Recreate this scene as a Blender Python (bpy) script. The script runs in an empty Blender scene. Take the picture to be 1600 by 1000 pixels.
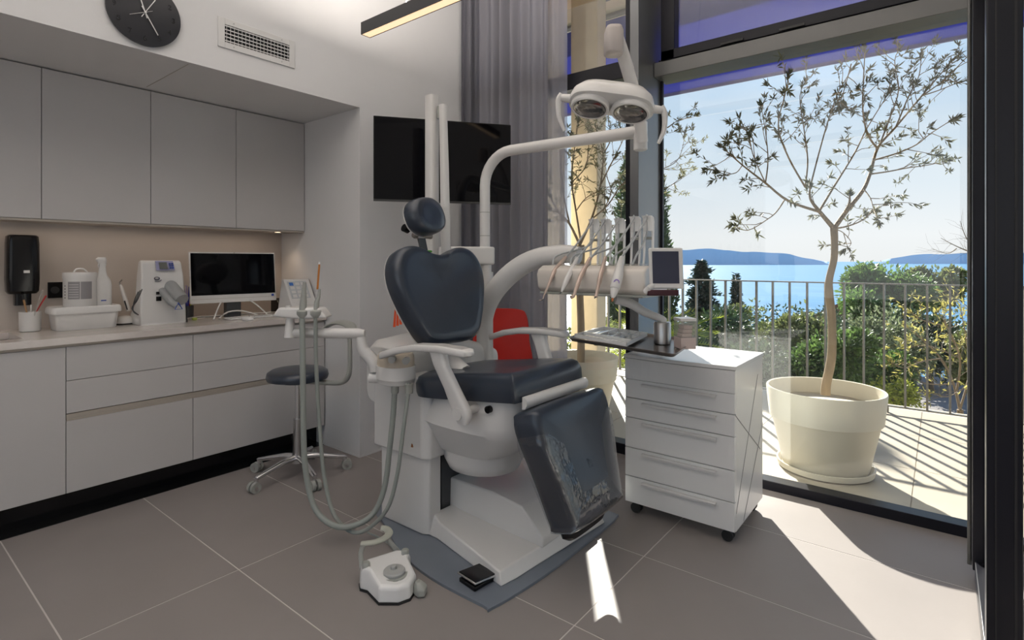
import bpy, bmesh, math, random
import numpy as np
from mathutils import Vector, Matrix, Quaternion
random.seed(7)
SC = bpy.context.scene
COL = SC.collection
PI = math.pi
# ------------------------------------------------------------------ camera, sky, sun, lamps
AZ = math.atan(670/847.0)
EYE = 1.35
cd = bpy.data.cameras.new('camera'); cam = bpy.data.objects.new('camera', cd); COL.objects.link(cam)
cam.location = (0, 0, EYE); cam.rotation_euler = (PI/2, 0, AZ-PI/2)
cd.sensor_width = 36; cd.lens = 36*847/1600; cd.shift_y = -92/1600; cd.clip_end = 90000; cd.clip_start = .05
SC.camera = cam
SC.view_settings.view_transform = 'Standard'; SC.view_settings.look = 'None'
SC.view_settings.gamma = 1; SC.view_settings.use_curve_mapping = False
SC.view_settings.exposure = 0.0
SUN_DIR = Vector((.822*math.cos(math.radians(27.7)), .569*math.cos(math.radians(27.7)), math.sin(math.radians(27.7))))
w = bpy.data.worlds.new('sky'); SC.world = w; w.use_nodes = True
nt = w.node_tree; nt.nodes.clear()
o_ = nt.nodes.new('ShaderNodeOutputWorld'); bg = nt.nodes.new('ShaderNodeBackground')
tc = nt.nodes.new('ShaderNodeTexCoord'); sx = nt.nodes.new('ShaderNodeSeparateXYZ'); rp = nt.nodes.new('ShaderNodeValToRGB')
nt.links.new(tc.outputs['Generated'], sx.inputs[0]); nt.links.new(sx.outputs['Z'], rp.inputs[0])
e = rp.color_ramp.elements
e[0].position = 0.0; e[0].color = (.96, .95, .94, 1)
e[1].position = 1.0; e[1].color = (.16, .33, .68, 1)
for p, c in ((.04, (.99, .99, .99, 1)), (.16, (.78, .88, .97, 1)), (.34, (.50, .71, .95, 1)), (.6, (.28, .48, .82, 1))):
    k = e.new(p); k.color = c
# thin high cloud streaks
mp = nt.nodes.new('ShaderNodeMapping'); mp.inputs['Scale'].default_value = (1.2, 1.2, 9)
nz = nt.nodes.new('ShaderNodeTexNoise'); nz.inputs['Scale'].default_value = 2.2; nz.inputs['Detail'].default_value = 5
cr = nt.nodes.new('ShaderNodeMapRange'); cr.inputs[1].default_value = .48; cr.inputs[2].default_value = .8; cr.inputs[4].default_value = .4
mx = nt.nodes.new('ShaderNodeMix'); mx.data_type = 'RGBA'
nt.links.new(tc.outputs['Generated'], mp.inputs[0]); nt.links.new(mp.outputs[0], nz.inputs['Vector']); nt.links.new(nz.outputs[0], cr.inputs[0])
nt.links.new(cr.outputs[0], mx.inputs[0]); nt.links.new(rp.outputs[0], mx.inputs[6]); mx.inputs[7].default_value = (.95, .95, .96, 1)
nt.links.new(mx.outputs[2], bg.inputs[0]); bg.inputs[1].default_value = 1.0
nt.links.new(bg.outputs[0], o_.inputs[0])
sl = bpy.data.lights.new('sun', 'SUN'); sl.energy = 17.0; sl.angle = math.radians(.55); sl.color = (1, .93, .82)
so = bpy.data.objects.new('sun', sl); COL.objects.link(so); so.rotation_euler = SUN_DIR.to_track_quat('Z', 'Y').to_euler(); so.location = (8, 5, 9)
def area(name, loc, rot, sx_, sy_, energy, color):
    l = bpy.data.lights.new(name, 'AREA'); l.shape = 'RECTANGLE'; l.size = sx_; l.size_y = sy_; l.energy = energy; l.color = color
    o = bpy.data.objects.new(name, l); COL.objects.link(o); o.location = loc; o.rotation_euler = rot; return o
# added upward fill light on each pendant; the two unseen pendants are added too
PEND = [(2.0, 1.65, 2.695), (0.1, 1.2, 2.695), (-1.4, 1.2, 2.695)]
for (x, y, z) in PEND:
    area('pendant_fill_light', (x, y, z+.076), (PI, 0, 0), .05, 1.9, 42, (1, .92, .84))
UC = area('cabinet_light', (.3, 4.02, 1.555), (0, 0, 0), 3.6, .02, 1.6, (1, .80, .62))

# ------------------------------------------------------------------ helpers
FW = Vector((math.cos(AZ), math.sin(AZ), 0)); RT = Vector((math.sin(AZ), -math.cos(AZ), 0))
def at(px, py, d):
    return FW*d + RT*((px-800)/847*d) + Vector((0, 0, EYE-(py-408)/847*d))
def atY(px, Y, z=0):
    r = FW+RT*((px-800)/847); t = Y/r.y; return Vector((r.x*t, Y, z)), t
def atX(px, X, z=0):
    r = FW+RT*((px-800)/847); t = X/r.x; return Vector((X, r.y*t, z)), t

MATS = {}
def mat(name, color, rough=.5, metal=0, var=.06, scale=8, bump=0, bscale=60, coat=0, trans=0, emit=None, spec=.5, stretch=None, island=0):
    if name in MATS: return MATS[name]
    m = bpy.data.materials.new(name); m.use_nodes = True; t = m.node_tree; b = t.nodes['Principled BSDF']
    N = t.nodes.new; L = t.links.new
    c = N('ShaderNodeTexCoord'); n = N('ShaderNodeTexNoise'); n.inputs['Scale'].default_value = scale; n.inputs['Detail'].default_value = 4
    src = c.outputs['Object']
    if stretch:
        q = N('ShaderNodeMapping'); q.inputs['Scale'].default_value = stretch; L(src, q.inputs[0]); src = q.outputs[0]
    L(src, n.inputs['Vector'])
    r = N('ShaderNodeMapRange'); r.inputs[3].default_value = 1-var; r.inputs[4].default_value = 1+var; L(n.outputs[0], r.inputs[0])
    fac = r.outputs[0]
    if island:
        g = N('ShaderNodeNewGeometry'); r2 = N('ShaderNodeMapRange'); r2.inputs[3].default_value = 1-island; r2.inputs[4].default_value = 1+island
        L(g.outputs['Random Per Island'], r2.inputs[0]); mm = N('ShaderNodeMath'); mm.operation = 'MULTIPLY'; L(fac, mm.inputs[0]); L(r2.outputs[0], mm.inputs[1]); fac = mm.outputs[0]
    v = N('ShaderNodeVectorMath'); v.operation = 'SCALE'; v.inputs[0].default_value = color[:3]; L(fac, v.inputs['Scale'])
    L(v.outputs[0], b.inputs['Base Color'])
    b.inputs['Roughness'].default_value = rough; b.inputs['Metallic'].default_value = metal; b.inputs['Coat Weight'].default_value = coat
    b.inputs['Specular IOR Level'].default_value = spec; b.inputs['Coat Roughness'].default_value = .08
    if bump:
        n2 = N('ShaderNodeTexNoise'); n2.inputs['Scale'].default_value = bscale; n2.inputs['Detail'].default_value = 3; L(src, n2.inputs['Vector'])
        bp = N('ShaderNodeBump'); bp.inputs['Strength'].default_value = bump; bp.inputs['Distance'].default_value = .01; L(n2.outputs[0], bp.inputs['Height']); L(bp.outputs[0], b.inputs['Normal'])
    if trans:
        tr = N('ShaderNodeBsdfTranslucent'); L(v.outputs[0], tr.inputs[0]); ms = N('ShaderNodeMixShader'); ms.inputs[0].default_value = trans
        L(b.outputs[0], ms.inputs[1]); L(tr.outputs[0], ms.inputs[2]); L(ms.outputs[0], t.nodes['Material Output'].inputs[0])
    if emit:
        b.inputs['Emission Color'].default_value = (*emit[0], 1); b.inputs['Emission Strength'].default_value = emit[1]
    MATS[name] = m; return m
def seethrough(name, tint, amount, rough=.0, ior=1.5, bump=0, bscale=10, diffuse=None, dmix=0):
    """clear sheet: transparent with a mirror part by Fresnel (both constants of the material)"""
    m = bpy.data.materials.new(name); m.use_nodes = True; t = m.node_tree; t.nodes.clear(); N = t.nodes.new; L = t.links.new
    out = N('ShaderNodeOutputMaterial'); tr = N('ShaderNodeBsdfTransparent'); tr.inputs[0].default_value = (*tint, 1)
    gl = N('ShaderNodeBsdfGlossy'); gl.inputs['Roughness'].default_value = rough
    # Schlick's formula on the absolute angle, the same from either side of the sheet
    ge = N('ShaderNodeNewGeometry'); dt = N('ShaderNodeVectorMath'); dt.operation = 'DOT_PRODUCT'; L(ge.outputs['Incoming'], dt.inputs[0]); L(ge.outputs['Normal'], dt.inputs[1])
    def mth(op, a_, b_=None):
        q = N('ShaderNodeMath'); q.operation = op
        for i_, v_ in enumerate((a_, b_)):
            if v_ is None: continue
            if isinstance(v_, (int, float)): q.inputs[i_].default_value = v_
            else: L(v_, q.inputs[i_])
        return q.outputs[0]
    r0 = ((ior-1)/(ior+1))**2
    fr_ = mth('ADD', mth('MULTIPLY', mth('POWER', mth('SUBTRACT', 1.0, mth('ABSOLUTE', dt.outputs['Value'])), 5.0), 1-r0), r0)
    ml = N('ShaderNodeMath'); ml.operation = 'MULTIPLY'; ml.inputs[1].default_value = amount; ml.use_clamp = True; L(fr_, ml.inputs[0])
    ms = N('ShaderNodeMixShader'); L(ml.outputs[0], ms.inputs[0]); L(tr.outputs[0], ms.inputs[1]); L(gl.outputs[0], ms.inputs[2])
    if bump:
        c = N('ShaderNodeTexCoord'); n2 = N('ShaderNodeTexNoise'); n2.inputs['Scale'].default_value = bscale; n2.inputs['Detail'].default_value = 4; L(c.outputs['Object'], n2.inputs['Vector'])
        bp = N('ShaderNodeBump'); bp.inputs['Strength'].default_value = bump; bp.inputs['Distance'].default_value = .02; L(n2.outputs[0], bp.inputs['Height']); L(bp.outputs[0], gl.inputs['Normal']); 
    last = ms.outputs[0]
    if diffuse:
        d = N('ShaderNodeBsdfDiffuse'); d.inputs[0].default_value = (*diffuse, 1); m2 = N('ShaderNodeMixShader'); m2.inputs[0].default_value = dmix
        tl = N('ShaderNodeBsdfTranslucent'); tl.inputs[0].default_value = (*diffuse, 1); m3 = N('ShaderNodeMixShader'); L(d.outputs[0], m3.inputs[1]); L(tl.outputs[0], m3.inputs[2])
        L(last, m2.inputs[1]); L(m3.outputs[0], m2.inputs[2]); last = m2.outputs[0]
    L(last, out.inputs[0]); MATS[name] = m; return m

W_ = (.70, .69, .68)
wallm = mat('wall_paint', (.72, .715, .715), .75, var=.015, bump=.03, bscale=180)
cabm = mat('cabinet_lacquer', (.53, .515, .51), .42, var=.012)
worktop = mat('worktop_quartz', (.60, .55, .52), .12, var=.05, scale=60)
channel = mat('aluminium_channel', (.42, .38, .33), .4, .3)
blackm = mat('black_plinth', (.012, .012, .013), .22)
backsp = mat('backsplash', (.56, .505, .46), .35, var=.02)
tilem = mat('floor_porcelain', (.285, .258, .248), .50, var=.10, scale=2.5, bump=.02, bscale=90, spec=.28)
groutm = mat('grout', (.60, .56, .54), .8)
frame_d = mat('dark_frame', (.009, .009, .014), .34, spec=.28)
frame_g = mat('grey_aluminium', (.15, .15, .145), .38, .35, spec=.6)
fin_m = mat('satin_fin', (.17, .175, .18), .26, .45, spec=.8)
white = mat('white_plastic', (.70, .69, .675), .28, var=.01, coat=.25)
whiteb = mat('bright_white_lacquer', (.80, .80, .79), .22, var=.01, coat=.2)
greyp = mat('grey_plastic', (.36, .37, .34), .38)
greyh = mat('grey_green_hose', (.30, .325, .30), .42)
dgrey = mat('dark_grey_metal', (.075, .08, .085), .4, .4)
plate_m = mat('slate_grey_plate', (.175, .20, .24), .38)
navy = mat('navy_upholstery', (.025, .035, .054), .30, var=.05, bump=.03, bscale=140, spec=.6, coat=.12)
navyd = mat('dark_navy_side', (.015, .018, .030), .28)
chrome = mat('chrome', (.75, .75, .76), .14, 1, var=.02)
steel = mat('brushed_steel', (.50, .49, .48), .3, 1, var=.05)
steeld = mat('dark_steel', (.33, .30, .28), .32, .8)
blackp = mat('black_plastic', (.006, .006, .007), .16, spec=.32)
blackr = mat('black_rubber', (.012, .012, .013), .6)
screenm = mat('screen_glass', (.002, .002, .003), .05, var=0, spec=.25)
glassm = seethrough('window_glass', (.96, .98, .985), 1.35)
film = seethrough('clear_film', (.93, .94, .95), 2.4, rough=.06, bump=.6, bscale=6, ior=1.45)
clearp = seethrough('clear_plastic', (.90, .90, .89), 1.0, rough=.05, diffuse=(.8, .8, .78), dmix=.22)
curtm = mat('curtain_cloth', (.27, .265, .30), .85, var=.05, trans=.35, stretch=(1, 1, .05), scale=40)
sheer = seethrough('sheer_cloth', (.93, .93, .97), .2, rough=.5, diffuse=(.42, .42, .50), dmix=.62)
concrete = mat('cast_concrete', (.70, .61, .46), .8, var=.13, scale=5, bump=.25, bscale=24)
stonef = mat('balcony_travertine', (.42, .37, .29), .55, var=.09, scale=3, bump=.08, bscale=40)
sgrout = mat('balcony_joint', (.30, .25, .19), .8)
railm = mat('railing_metal', (.22, .21, .19), .42, .4)
potm = mat('cream_planter', (.66, .61, .50), .42, var=.02, trans=.12)
soilm = mat('planter_soil', (.62, .57, .46), .9, var=.15, scale=30)
bark = mat('olive_bark', (.27, .20, .125), .8, var=.3, scale=22, bump=.6, bscale=40, stretch=(1, 1, .25))
bark2 = mat('dark_bark', (.14, .11, .08), .85, var=.3, scale=10)
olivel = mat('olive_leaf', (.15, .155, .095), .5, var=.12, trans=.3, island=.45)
awnm = mat('blue_screen_fabric', (.11, .13, .40), .8, var=.04, trans=.6)
beigec = mat('overhang_render', (.62, .52, .38), .8)
redp = mat('red_shell', (.52, .018, .010), .35)
woodm = mat('pale_wood', (.42, .24, .11), .5, var=.2, scale=30)
orangem = mat('orange_ribbon', (.85, .10, .02), .6)
bluem = mat('blue_print', (.03, .08, .38), .5)

def uniq(n):
    return n
class MB:
    def __init__(s, M=None):
        s.bm = bmesh.new(); s.M = M or Matrix.Identity(4)
    def v(s, co): return s.bm.verts.new(s.M @ Vector(co))
    def face(s, vs):
        try: return s.bm.faces.new(vs)
        except ValueError: return None
    def box(s, a, b):
        x0, x1 = sorted((a[0], b[0])); y0, y1 = sorted((a[1], b[1])); z0, z1 = sorted((a[2], b[2]))
        q = [s.v(p) for p in ((x0,y0,z0),(x1,y0,z0),(x1,y1,z0),(x0,y1,z0),(x0,y0,z1),(x1,y0,z1),(x1,y1,z1),(x0,y1,z1))]
        for f in ((3,2,1,0),(4,5,6,7),(0,1,5,4),(1,2,6,5),(2,3,7,6),(3,0,4,7)): s.face([q[i] for i in f])
        return s
    def rings(s, rs, cap0=True, cap1=True, closed=True):
        R = [[s.v(p) for p in r] for r in rs]
        for a, b in zip(R, R[1:]):
            n = len(a)
            for i in range(n if closed else n-1):
                j = (i+1) % n; s.face([a[i], a[j], b[j], b[i]])
        if cap0: s.face(R[0][::-1])
        if cap1: s.face(R[-1])
        return s
    def prism(s, poly, z0, z1):
        return s.rings([[(p[0], p[1], z0) for p in poly], [(p[0], p[1], z1) for p in poly]])
    def extr(s, poly, d):            # planar 3D polygon extruded by vector d
        d = Vector(d); return s.rings([[Vector(p) for p in poly], [Vector(p)+d for p in poly]])
    def tube(s, pts, r, n=10, smooth=0, flat=1.0, up=None):
        pts = [Vector(p) for p in pts]
        rr = list(r) if isinstance(r, (list, tuple)) else [r]*len(pts)
        if smooth:
            P = [pts[0]]+pts+[pts[-1]]; Q = []; RR = []
            for i in range(1, len(P)-2):
                for k in range(smooth):
                    t = k/smooth; a, b, c, d = P[i-1], P[i], P[i+1], P[i+2]
                    Q.append(.5*((2*b)+(c-a)*t+(2*a-5*b+4*c-d)*t*t+(3*b-3*c+d-a)*t**3))
                    RR.append(rr[i-1]*(1-t)+rr[i]*t)
            Q.append(pts[-1]); RR.append(rr[-1]); pts, rr = Q, RR
        rs = []; side = None
        for i, p in enumerate(pts):
            t = (pts[min(i+1, len(pts)-1)]-pts[max(i-1, 0)]); 
            t = t.normalized() if t.length > 1e-9 else Vector((0, 0, 1))
            if side is None:
                u = Vector(up) if up else (Vector((0, 0, 1)) if abs(t.z) < .9 else Vector((1, 0, 0))); side = t.cross(u).normalized()
            side = (side-t*side.dot(t)); side = side.normalized() if side.length > 1e-6 else t.orthogonal().normalized()
            w_ = t.cross(side)
            rs.append([p+side*math.cos(2*PI*k/n)*rr[i]+w_*math.sin(2*PI*k/n)*rr[i]*flat for k in range(n)])
        return s.rings(rs)
    def cyl(s, a, b, r, r2=None, n=20): return s.tube([a, b], [r, r if r2 is None else r2], n)
    def lathe(s, prof, c, n=32, cap=True):
        c = Vector(c)
        return s.rings([[c+Vector((r*math.cos(2*PI*k/n), r*math.sin(2*PI*k/n), z)) for k in range(n)] for r, z in prof], cap, cap)
    def ball(s, c, r, n=14, m=8):
        r = Vector(r if hasattr(r, '__len__') else (r, r, r)); c = Vector(c)
        return s.rings([[c+Vector((r.x*math.sin(a)*math.cos(2*PI*k/n), r.y*math.sin(a)*math.sin(2*PI*k/n), -r.z*math.cos(a))) for k in range(n)] for a in [PI*(i+.35)/(m-.3) for i in range(m)]])
    def cushion(s, outline, c, U, V, N, levels):
        c, U, V, N = map(Vector, (c, U, V, N)); ctr = Vector((sum(p[0] for p in outline)/len(outline), sum(p[1] for p in outline)/len(outline)))
        rs = []
        for sc, off in levels:
            rs.append([c+U*(ctr[0]+(p[0]-ctr[0])*sc)+V*(ctr[1]+(p[1]-ctr[1])*sc)+N*off for p in outline])
        return s.rings(rs)
    def build(s, name, m, parent=None, origin=None, smooth=False, bevel=0, seg=2, sub=0, solid=0, angle=40):
        bmesh.ops.recalc_face_normals(s.bm, faces=s.bm.faces)
        me = bpy.data.meshes.new(name)
        if parent is not None: org = Vector(parent['_org'])
        elif origin is not None: org = Vector(origin)
        else:
            vs = [v.co for v in s.bm.verts]; org = Vector(((min(v.x for v in vs)+max(v.x for v in vs))/2, (min(v.y for v in vs)+max(v.y for v in vs))/2, min(v.z for v in vs)))
        for v in s.bm.verts: v.co -= org
        s.bm.to_mesh(me); s.bm.free()
        o = bpy.data.objects.new(name, me); COL.objects.link(o); me.materials.append(m)
        if parent is not None: o.parent = parent
        else: o.location = org
        o['_org'] = list(org)
        if smooth:
            me.polygons.foreach_set('use_smooth', [True]*len(me.polygons))
            try: me.set_sharp_from_angle(angle=math.radians(angle))
            except Exception: pass
        if bevel:
            b = o.modifiers.new('bevel', 'BEVEL'); b.width = bevel; b.segments = seg; b.limit_method = 'ANGLE'; b.angle_limit = math.radians(35); b.harden_normals = False
            me.polygons.foreach_set('use_smooth', [True]*len(me.polygons))
            try: me.set_sharp_from_angle(angle=math.radians(35))
            except Exception: pass
        if sub:
            b = o.modifiers.new('sub', 'SUBSURF'); b.levels = sub; b.render_levels = sub
            me.polygons.foreach_set('use_smooth', [True]*len(me.polygons))
        return o
def thing(name, label, cat, loc, group=None):
    o = bpy.data.objects.new(name, None); COL.objects.link(o); o.location = loc; o['_org'] = list(loc)
    o.empty_display_size = .1
    return tag(o, label, cat, group)
def tag(o, label, cat, group=None, kind=None):
    if label: o['label'] = label
    if cat: o['category'] = cat
    if group: o['group'] = group
    if kind: o['kind'] = kind
    return o
def struct(o): o['kind'] = 'structure'; return o
def dup(o, parent=None, loc=None, label=None):
    c = o.copy(); COL.objects.link(c)
    if parent is not None: c.parent = parent
    if loc is not None: c.location = loc
    if label: c['label'] = label
    for ch in list(o.children): dup(ch, c)
    return c
def spline_closed(pts, n=6):
    out = []; m = len(pts); P = [Vector(p) for p in pts]
    for i in range(m):
        a, b, c, d = P[i-1], P[i], P[(i+1) % m], P[(i+2) % m]
        for k in range(n):
            t = k/n; out.append(.5*((2*b)+(c-a)*t+(2*a-5*b+4*c-d)*t*t+(3*b-3*c+d-a)*t**3))
    return out
def superell(rx, ry, n=40, e=3.2, c=(0, 0)):
    o = []
    for k in range(n):
        a = 2*PI*k/n; ca, sa = math.cos(a), math.sin(a)
        o.append((c[0]+rx*math.copysign(abs(ca)**(2/e), ca), c[1]+ry*math.copysign(abs(sa)**(2/e), sa)))
    return o
def text(body, size, loc, X, Y, name, m, parent, extrude=.0006, align='CENTER'):
    """lettering as a mesh lying in the plane of X (reading direction) and Y (up)"""
    cu = bpy.data.curves.new(name, 'FONT'); cu.body = body; cu.size = size; cu.extrude = extrude; cu.align_x = align; cu.align_y = 'CENTER'
    t = bpy.data.objects.new(name, cu); me = bpy.data.meshes.new_from_object(t); bpy.data.objects.remove(t); bpy.data.curves.remove(cu)
    X = Vector(X).normalized(); Y = Vector(Y).normalized(); Z = X.cross(Y)
    R = Matrix((X, Y, Z)).transposed().to_4x4(); org = Vector(parent['_org']); R.translation = Vector(loc)-org
    me.transform(R); me.materials.clear(); me.materials.append(m); me.name = name
    o = bpy.data.objects.new(name, me); COL.objects.link(o); o.parent = parent; o['_org'] = list(org); return o
def B(a, b, m=None): return MB(m).box(a, b)

# ------------------------------------------------------------------ room shell
XB, YB = -3.0, -3.0        # unseen back of the room
YW, XN = 3.13, 2.272       # wall with the clock; return wall of the kitchen niche
YN = 4.17                  # back of the niche
XW = 3.45                  # inner face of the glazing
ZC = 3.95
fl = struct(B((XB, YB, -.12), (3.60, 4.3, -.001)).build('floor', groutm))
xs = [XB]+[.519+.6*k for k in range(-5, 6) if XB < .519+.6*k < 3.4]+[3.595]
ys = [YB, -1.48, -.135, 1.065, 2.41, 3.61, 4.2]
first = None
for i in range(len(xs)-1):
    for j in range(len(ys)-1):
        g = .0028
        x0, x1, y0, y1 = xs[i]+g, xs[i+1]-g, ys[j]+g, ys[j+1]-g
        if x1-x0 < .03: continue
        dz = random.uniform(-.0003, .0003)
        o = B((x0, y0, -.0015), (x1, y1, 0)).build('tile', tilem, fl); o.location.z = dz
T_ = .12
struct(B((XB, YN, 0), (XN, YN+T_, 2.55)).build('wall_niche_back', wallm))
# big pier + wall carrying the clock, vent
wb = MB(); wb.box((XN, YW, 0), (3.62, YN+T_, ZC)); wb.box((XB, YW, 2.405), (XN, YN+T_, ZC))
struct(wb.build('wall_back', wallm))
struct(B((XB-T_, YB, 0), (XB, YN+T_, .75)).build('wall_left', wallm)); struct(B((XB-T_, YB, 2.95), (XB, YN+T_, ZC)).build('wall_left_upper', wallm))
struct(B((XB-T_, YB-T_, 0), (3.6, YB, ZC)).build('wall_front', wallm))
struct(B((XB-T_, 2.4, .75), (XB, YN+T_, 2.95)).build('wall_left_pier', wallm)); struct(B((XB-T_, YB, .75), (XB, -2.4, 2.95)).build('wall_left_pier', wallm))
struct(B((XB-T_, YB-T_, ZC), (3.62, YN+T_, ZC+.12)).build('ceiling', wallm))
struct(B((1.2, YW+.03, 2.4035), (1.203, 3.77, 2.4055)).build('trim_soffit_joint', channel))
# thin pale skirting line along the pier
sk = MB(); sk.box((XN, YW-.004, 0), (3.3, YW, .012)); sk.box((XN-.004, YW, 0), (XN, 3.6, .012)); struct(sk.build('baseboard_back', wallm))

# ------------------------------------------------------------------ glazing (plane X = 3.45 .. 3.55)
def fr(name, boxes, m, parent=None, bevel=.003):
    k = MB()
    for a, b in boxes: k.box(a, b)
    o = k.build(name, m, parent, bevel=bevel)
    if parent is None: struct(o)
    return o
Z1, Z2 = 2.567, 2.66
# the tall post between the two windows: dark stile, wide satin post, dark edge
fr('window_post', [((3.17, 1.492, 0), (3.56, 1.552, ZC))], fin_m)
fr('window_post_edge', [((3.45, 1.552, 0), (3.53, 1.722, ZC)), ((3.505, 1.475, 0), (3.53, 1.492, 2.6))], frame_d)
# window 1 (narrow, beside the curtain)
w1 = fr('window_1', [((3.46, 1.72, 2.635), (3.55, 3.08, 2.755)), ((3.45, 1.72, 0), (3.56, 3.08, .075)), ((3.45, 3.06, 0), (3.55, 3.12, ZC)), ((3.45, 1.72, ZC-.05), (3.55, 3.12, ZC))], frame_d)
B((3.51, 1.70, .07), (3.518, 3.07, 2.64)).build('pane', glassm, w1); B((3.51, 1.70, 2.75), (3.518, 3.07, 3.27)).build('pane', glassm, w1)
# window 2 (large fixed pane with an awning window above)
w2 = fr('window_2', [((3.443, -.28, 0), (3.54, 1.48, .055)), ((3.45, -.28, Z2), (3.55, 1.48, 2.69)), ((3.45, -.28, Z2), (3.55, -.16, ZC)), ((3.45, -.28, 0), (3.55, -.18, Z2)), ((3.45, -.2, 3.2), (3.55, 1.48, ZC))], frame_d)
fr('window_frame', [((3.40, -.28, Z1+.0), (3.60, 1.49, Z2))], frame_g, w2)
fr('window_sill', [((3.54, -.28, 0), (3.60, 1.48, .03))], frame_g, w2)
B((3.515, -.2, .045), (3.523, 1.49, 2.58)).build('pane', glassm, w2)
# awning window leaf above
k = MB(); k.box((3.42, -.18, 2.672), (3.50, 1.452, 2.735)); k.box((3.42, 1.36, 2.672), (3.50, 1.452, 3.28)); k.box((3.42, -.18, 2.672), (3.50, -.1, 3.28)); k.box((3.42, -.18, 3.19), (3.5, 1.45, 3.28))
lf = k.build('opening_leaf', frame_d, w2, bevel=.004)
B((3.465, -.12, 2.73), (3.473, 1.37, 3.2)).build('pane', glassm, lf)
k = MB()
for y in (.93, .60): k.box((3.405, y, 2.676), (3.421, y+.13, 2.69))
k.build('hinge', blackp, lf)
# door opening to the right with its leaf swung into the room
w3 = fr('door_1', [((3.45, -1.3, 0), (3.55, -.28, .03)), ((3.45, -1.3, Z2), (3.55, -.28, 2.69)), ((3.40, -1.3, Z1), (3.6, -.28, Z2)), ((3.45, -1.38, 0), (3.55, -1.3, ZC)), ((3.45, -1.3, 3.2), (3.55, -.28, ZC))], frame_d)
B((3.51, -1.3, 2.69), (3.518, -.28, 3.2)).build('pane', glassm, w3)
w4 = fr('window_3', [((3.45, -2.98, 0), (3.55, -1.38, .055)), ((3.40, -3, Z1), (3.6, -1.38, Z2)), ((3.45, -3, 0), (3.55, -2.92, ZC)), ((3.45, -3, 3.2), (3.55, -1.38, ZC))], frame_d)
B((3.51, -2.95, .05), (3.518, -1.36, Z1)).build('pane', glassm, w4); B((3.51, -2.95, Z2), (3.518, -1.36, 3.2)).build('pane', glassm, w4)
DZ = .012
dl = thing('door_leaf', 'black framed glazed door leaf swung open, seen edge on at right', 'door', (3.09, -.14, 0)); dl['kind'] = 'structure'
k = MB(); k.box((2.115, -.185, .01), (2.19, -.105, 2.55)); k.build('near_stile', frame_d, dl, bevel=.003)
k = MB(); k.box((2.112, -.172, .01), (2.1155, -.166, 2.55)); k.box((2.112, -.128, .01), (2.1155, -.124, 2.55)); k.build('rubber_seal', blackr, dl)
k = MB(); k.box((2.99, -.175, .05), (3.09, -.105, 2.55)); k.build('hinge_stile', frame_d, dl, bevel=.003)
k = MB(); k.box((2.19, -.17, .01), (2.99, -.112, .09)); k.box((2.19, -.17, 2.46), (2.99, -.112, 2.55)); k.build('rail', frame_d, dl, bevel=.003)
k = MB(); k.cyl((3.09, -.098, .03), (3.09, -.098, 2.55), .008, n=10); k.build('hinge_rod', frame_g, dl, smooth=True)
B((2.19, -.145, .09), (2.99, -.137, 2.46)).build('pane', glassm, dl)

# ------------------------------------------------------------------ outside: balcony, overhang, columns, screen, railing
bs = struct(B((3.60, -5, -.35), (6.1, 8, -.003)).build('balcony_floor', sgrout))
bx = [3.602, 4.37, 5.22, 6.09]; by = [-5+.0+1.02*k+.03 for k in range(0, 13)]
for i in range(3):
    for j in range(12):
        B((bx[i]+.003, by[j]+.003, -.002), (bx[i+1]-.003, by[j+1]-.003, 0)).build('tile', stonef, bs)
struct(B((3.60, -5, 4.36), (6.5, 8, 4.6)).build('overhang', beigec))
struct(B((3.56, -5, 3.95), (3.70, 8, 4.36)).build('wall_facade', beigec))
k = MB(); k.box((5.0, 2.6, 4.30), (5.5, 3.0, 4.36)); struct(k.build('overhang_recess', frame_g))
c1 = tag(B((5.2, 2.93, 0), (5.4, 3.27, 4.36)).build('concrete_column', concrete, bevel=.012), 'pale concrete column outside, just right of the curtain edge', 'column')
c2 = tag(B((4.8, 3.15, 0), (4.9, 3.9, 4.36)).build('concrete_column', concrete, bevel=.012), 'wide concrete column outside, seen through the sheer curtain edge', 'column')
sc_ = thing('sun_screen', 'blue roller sun screen lowered under the balcony overhang', 'screen', (5.85, 1, 3.2))
B((5.845, -5, 3.22), (5.85, 8, 4.25)).build('fabric', awnm, sc_)
MB().box((5.835, -5, 3.195), (5.86, 8, 3.225)).build('bottom_bar', mat('blue_bar', (.12, .12, .30), .5), sc_)
MB().cyl((5.85, -5, 4.3), (5.85, 8, 4.3), .035).build('roller', frame_g, sc_, smooth=True)
rl = thing('balcony_railing', 'grey metal balcony railing of thin upright bars before the sea', 'railing', (5.88, 1, 0))
XR = 5.88
MB().box((XR-.02, -5, 1.14), (XR+.02, 5.0, 1.152)).build('top_rail', railm, rl)
MB().box((XR-.02, -5, .055), (XR+.02, 5.0, .066)).build('bottom_rail', railm, rl)
y = -4.82; b0 = None
while y < 4.95:
    if b0 is None:
        b0 = B((XR-.019, y-.008, .066), (XR+.019, y+.008, 1.14)).build('baluster', railm, rl)
    else:
        o = dup(b0, rl); o.location = (0, y+4.82, 0)
    y += .1535
for yy in (-3.3, -1.6, .37, 2.2):
    B((XR-.02, yy-.006, -.0), (XR+.02, yy+.006, .056)).build('foot', railm, rl)

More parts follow.
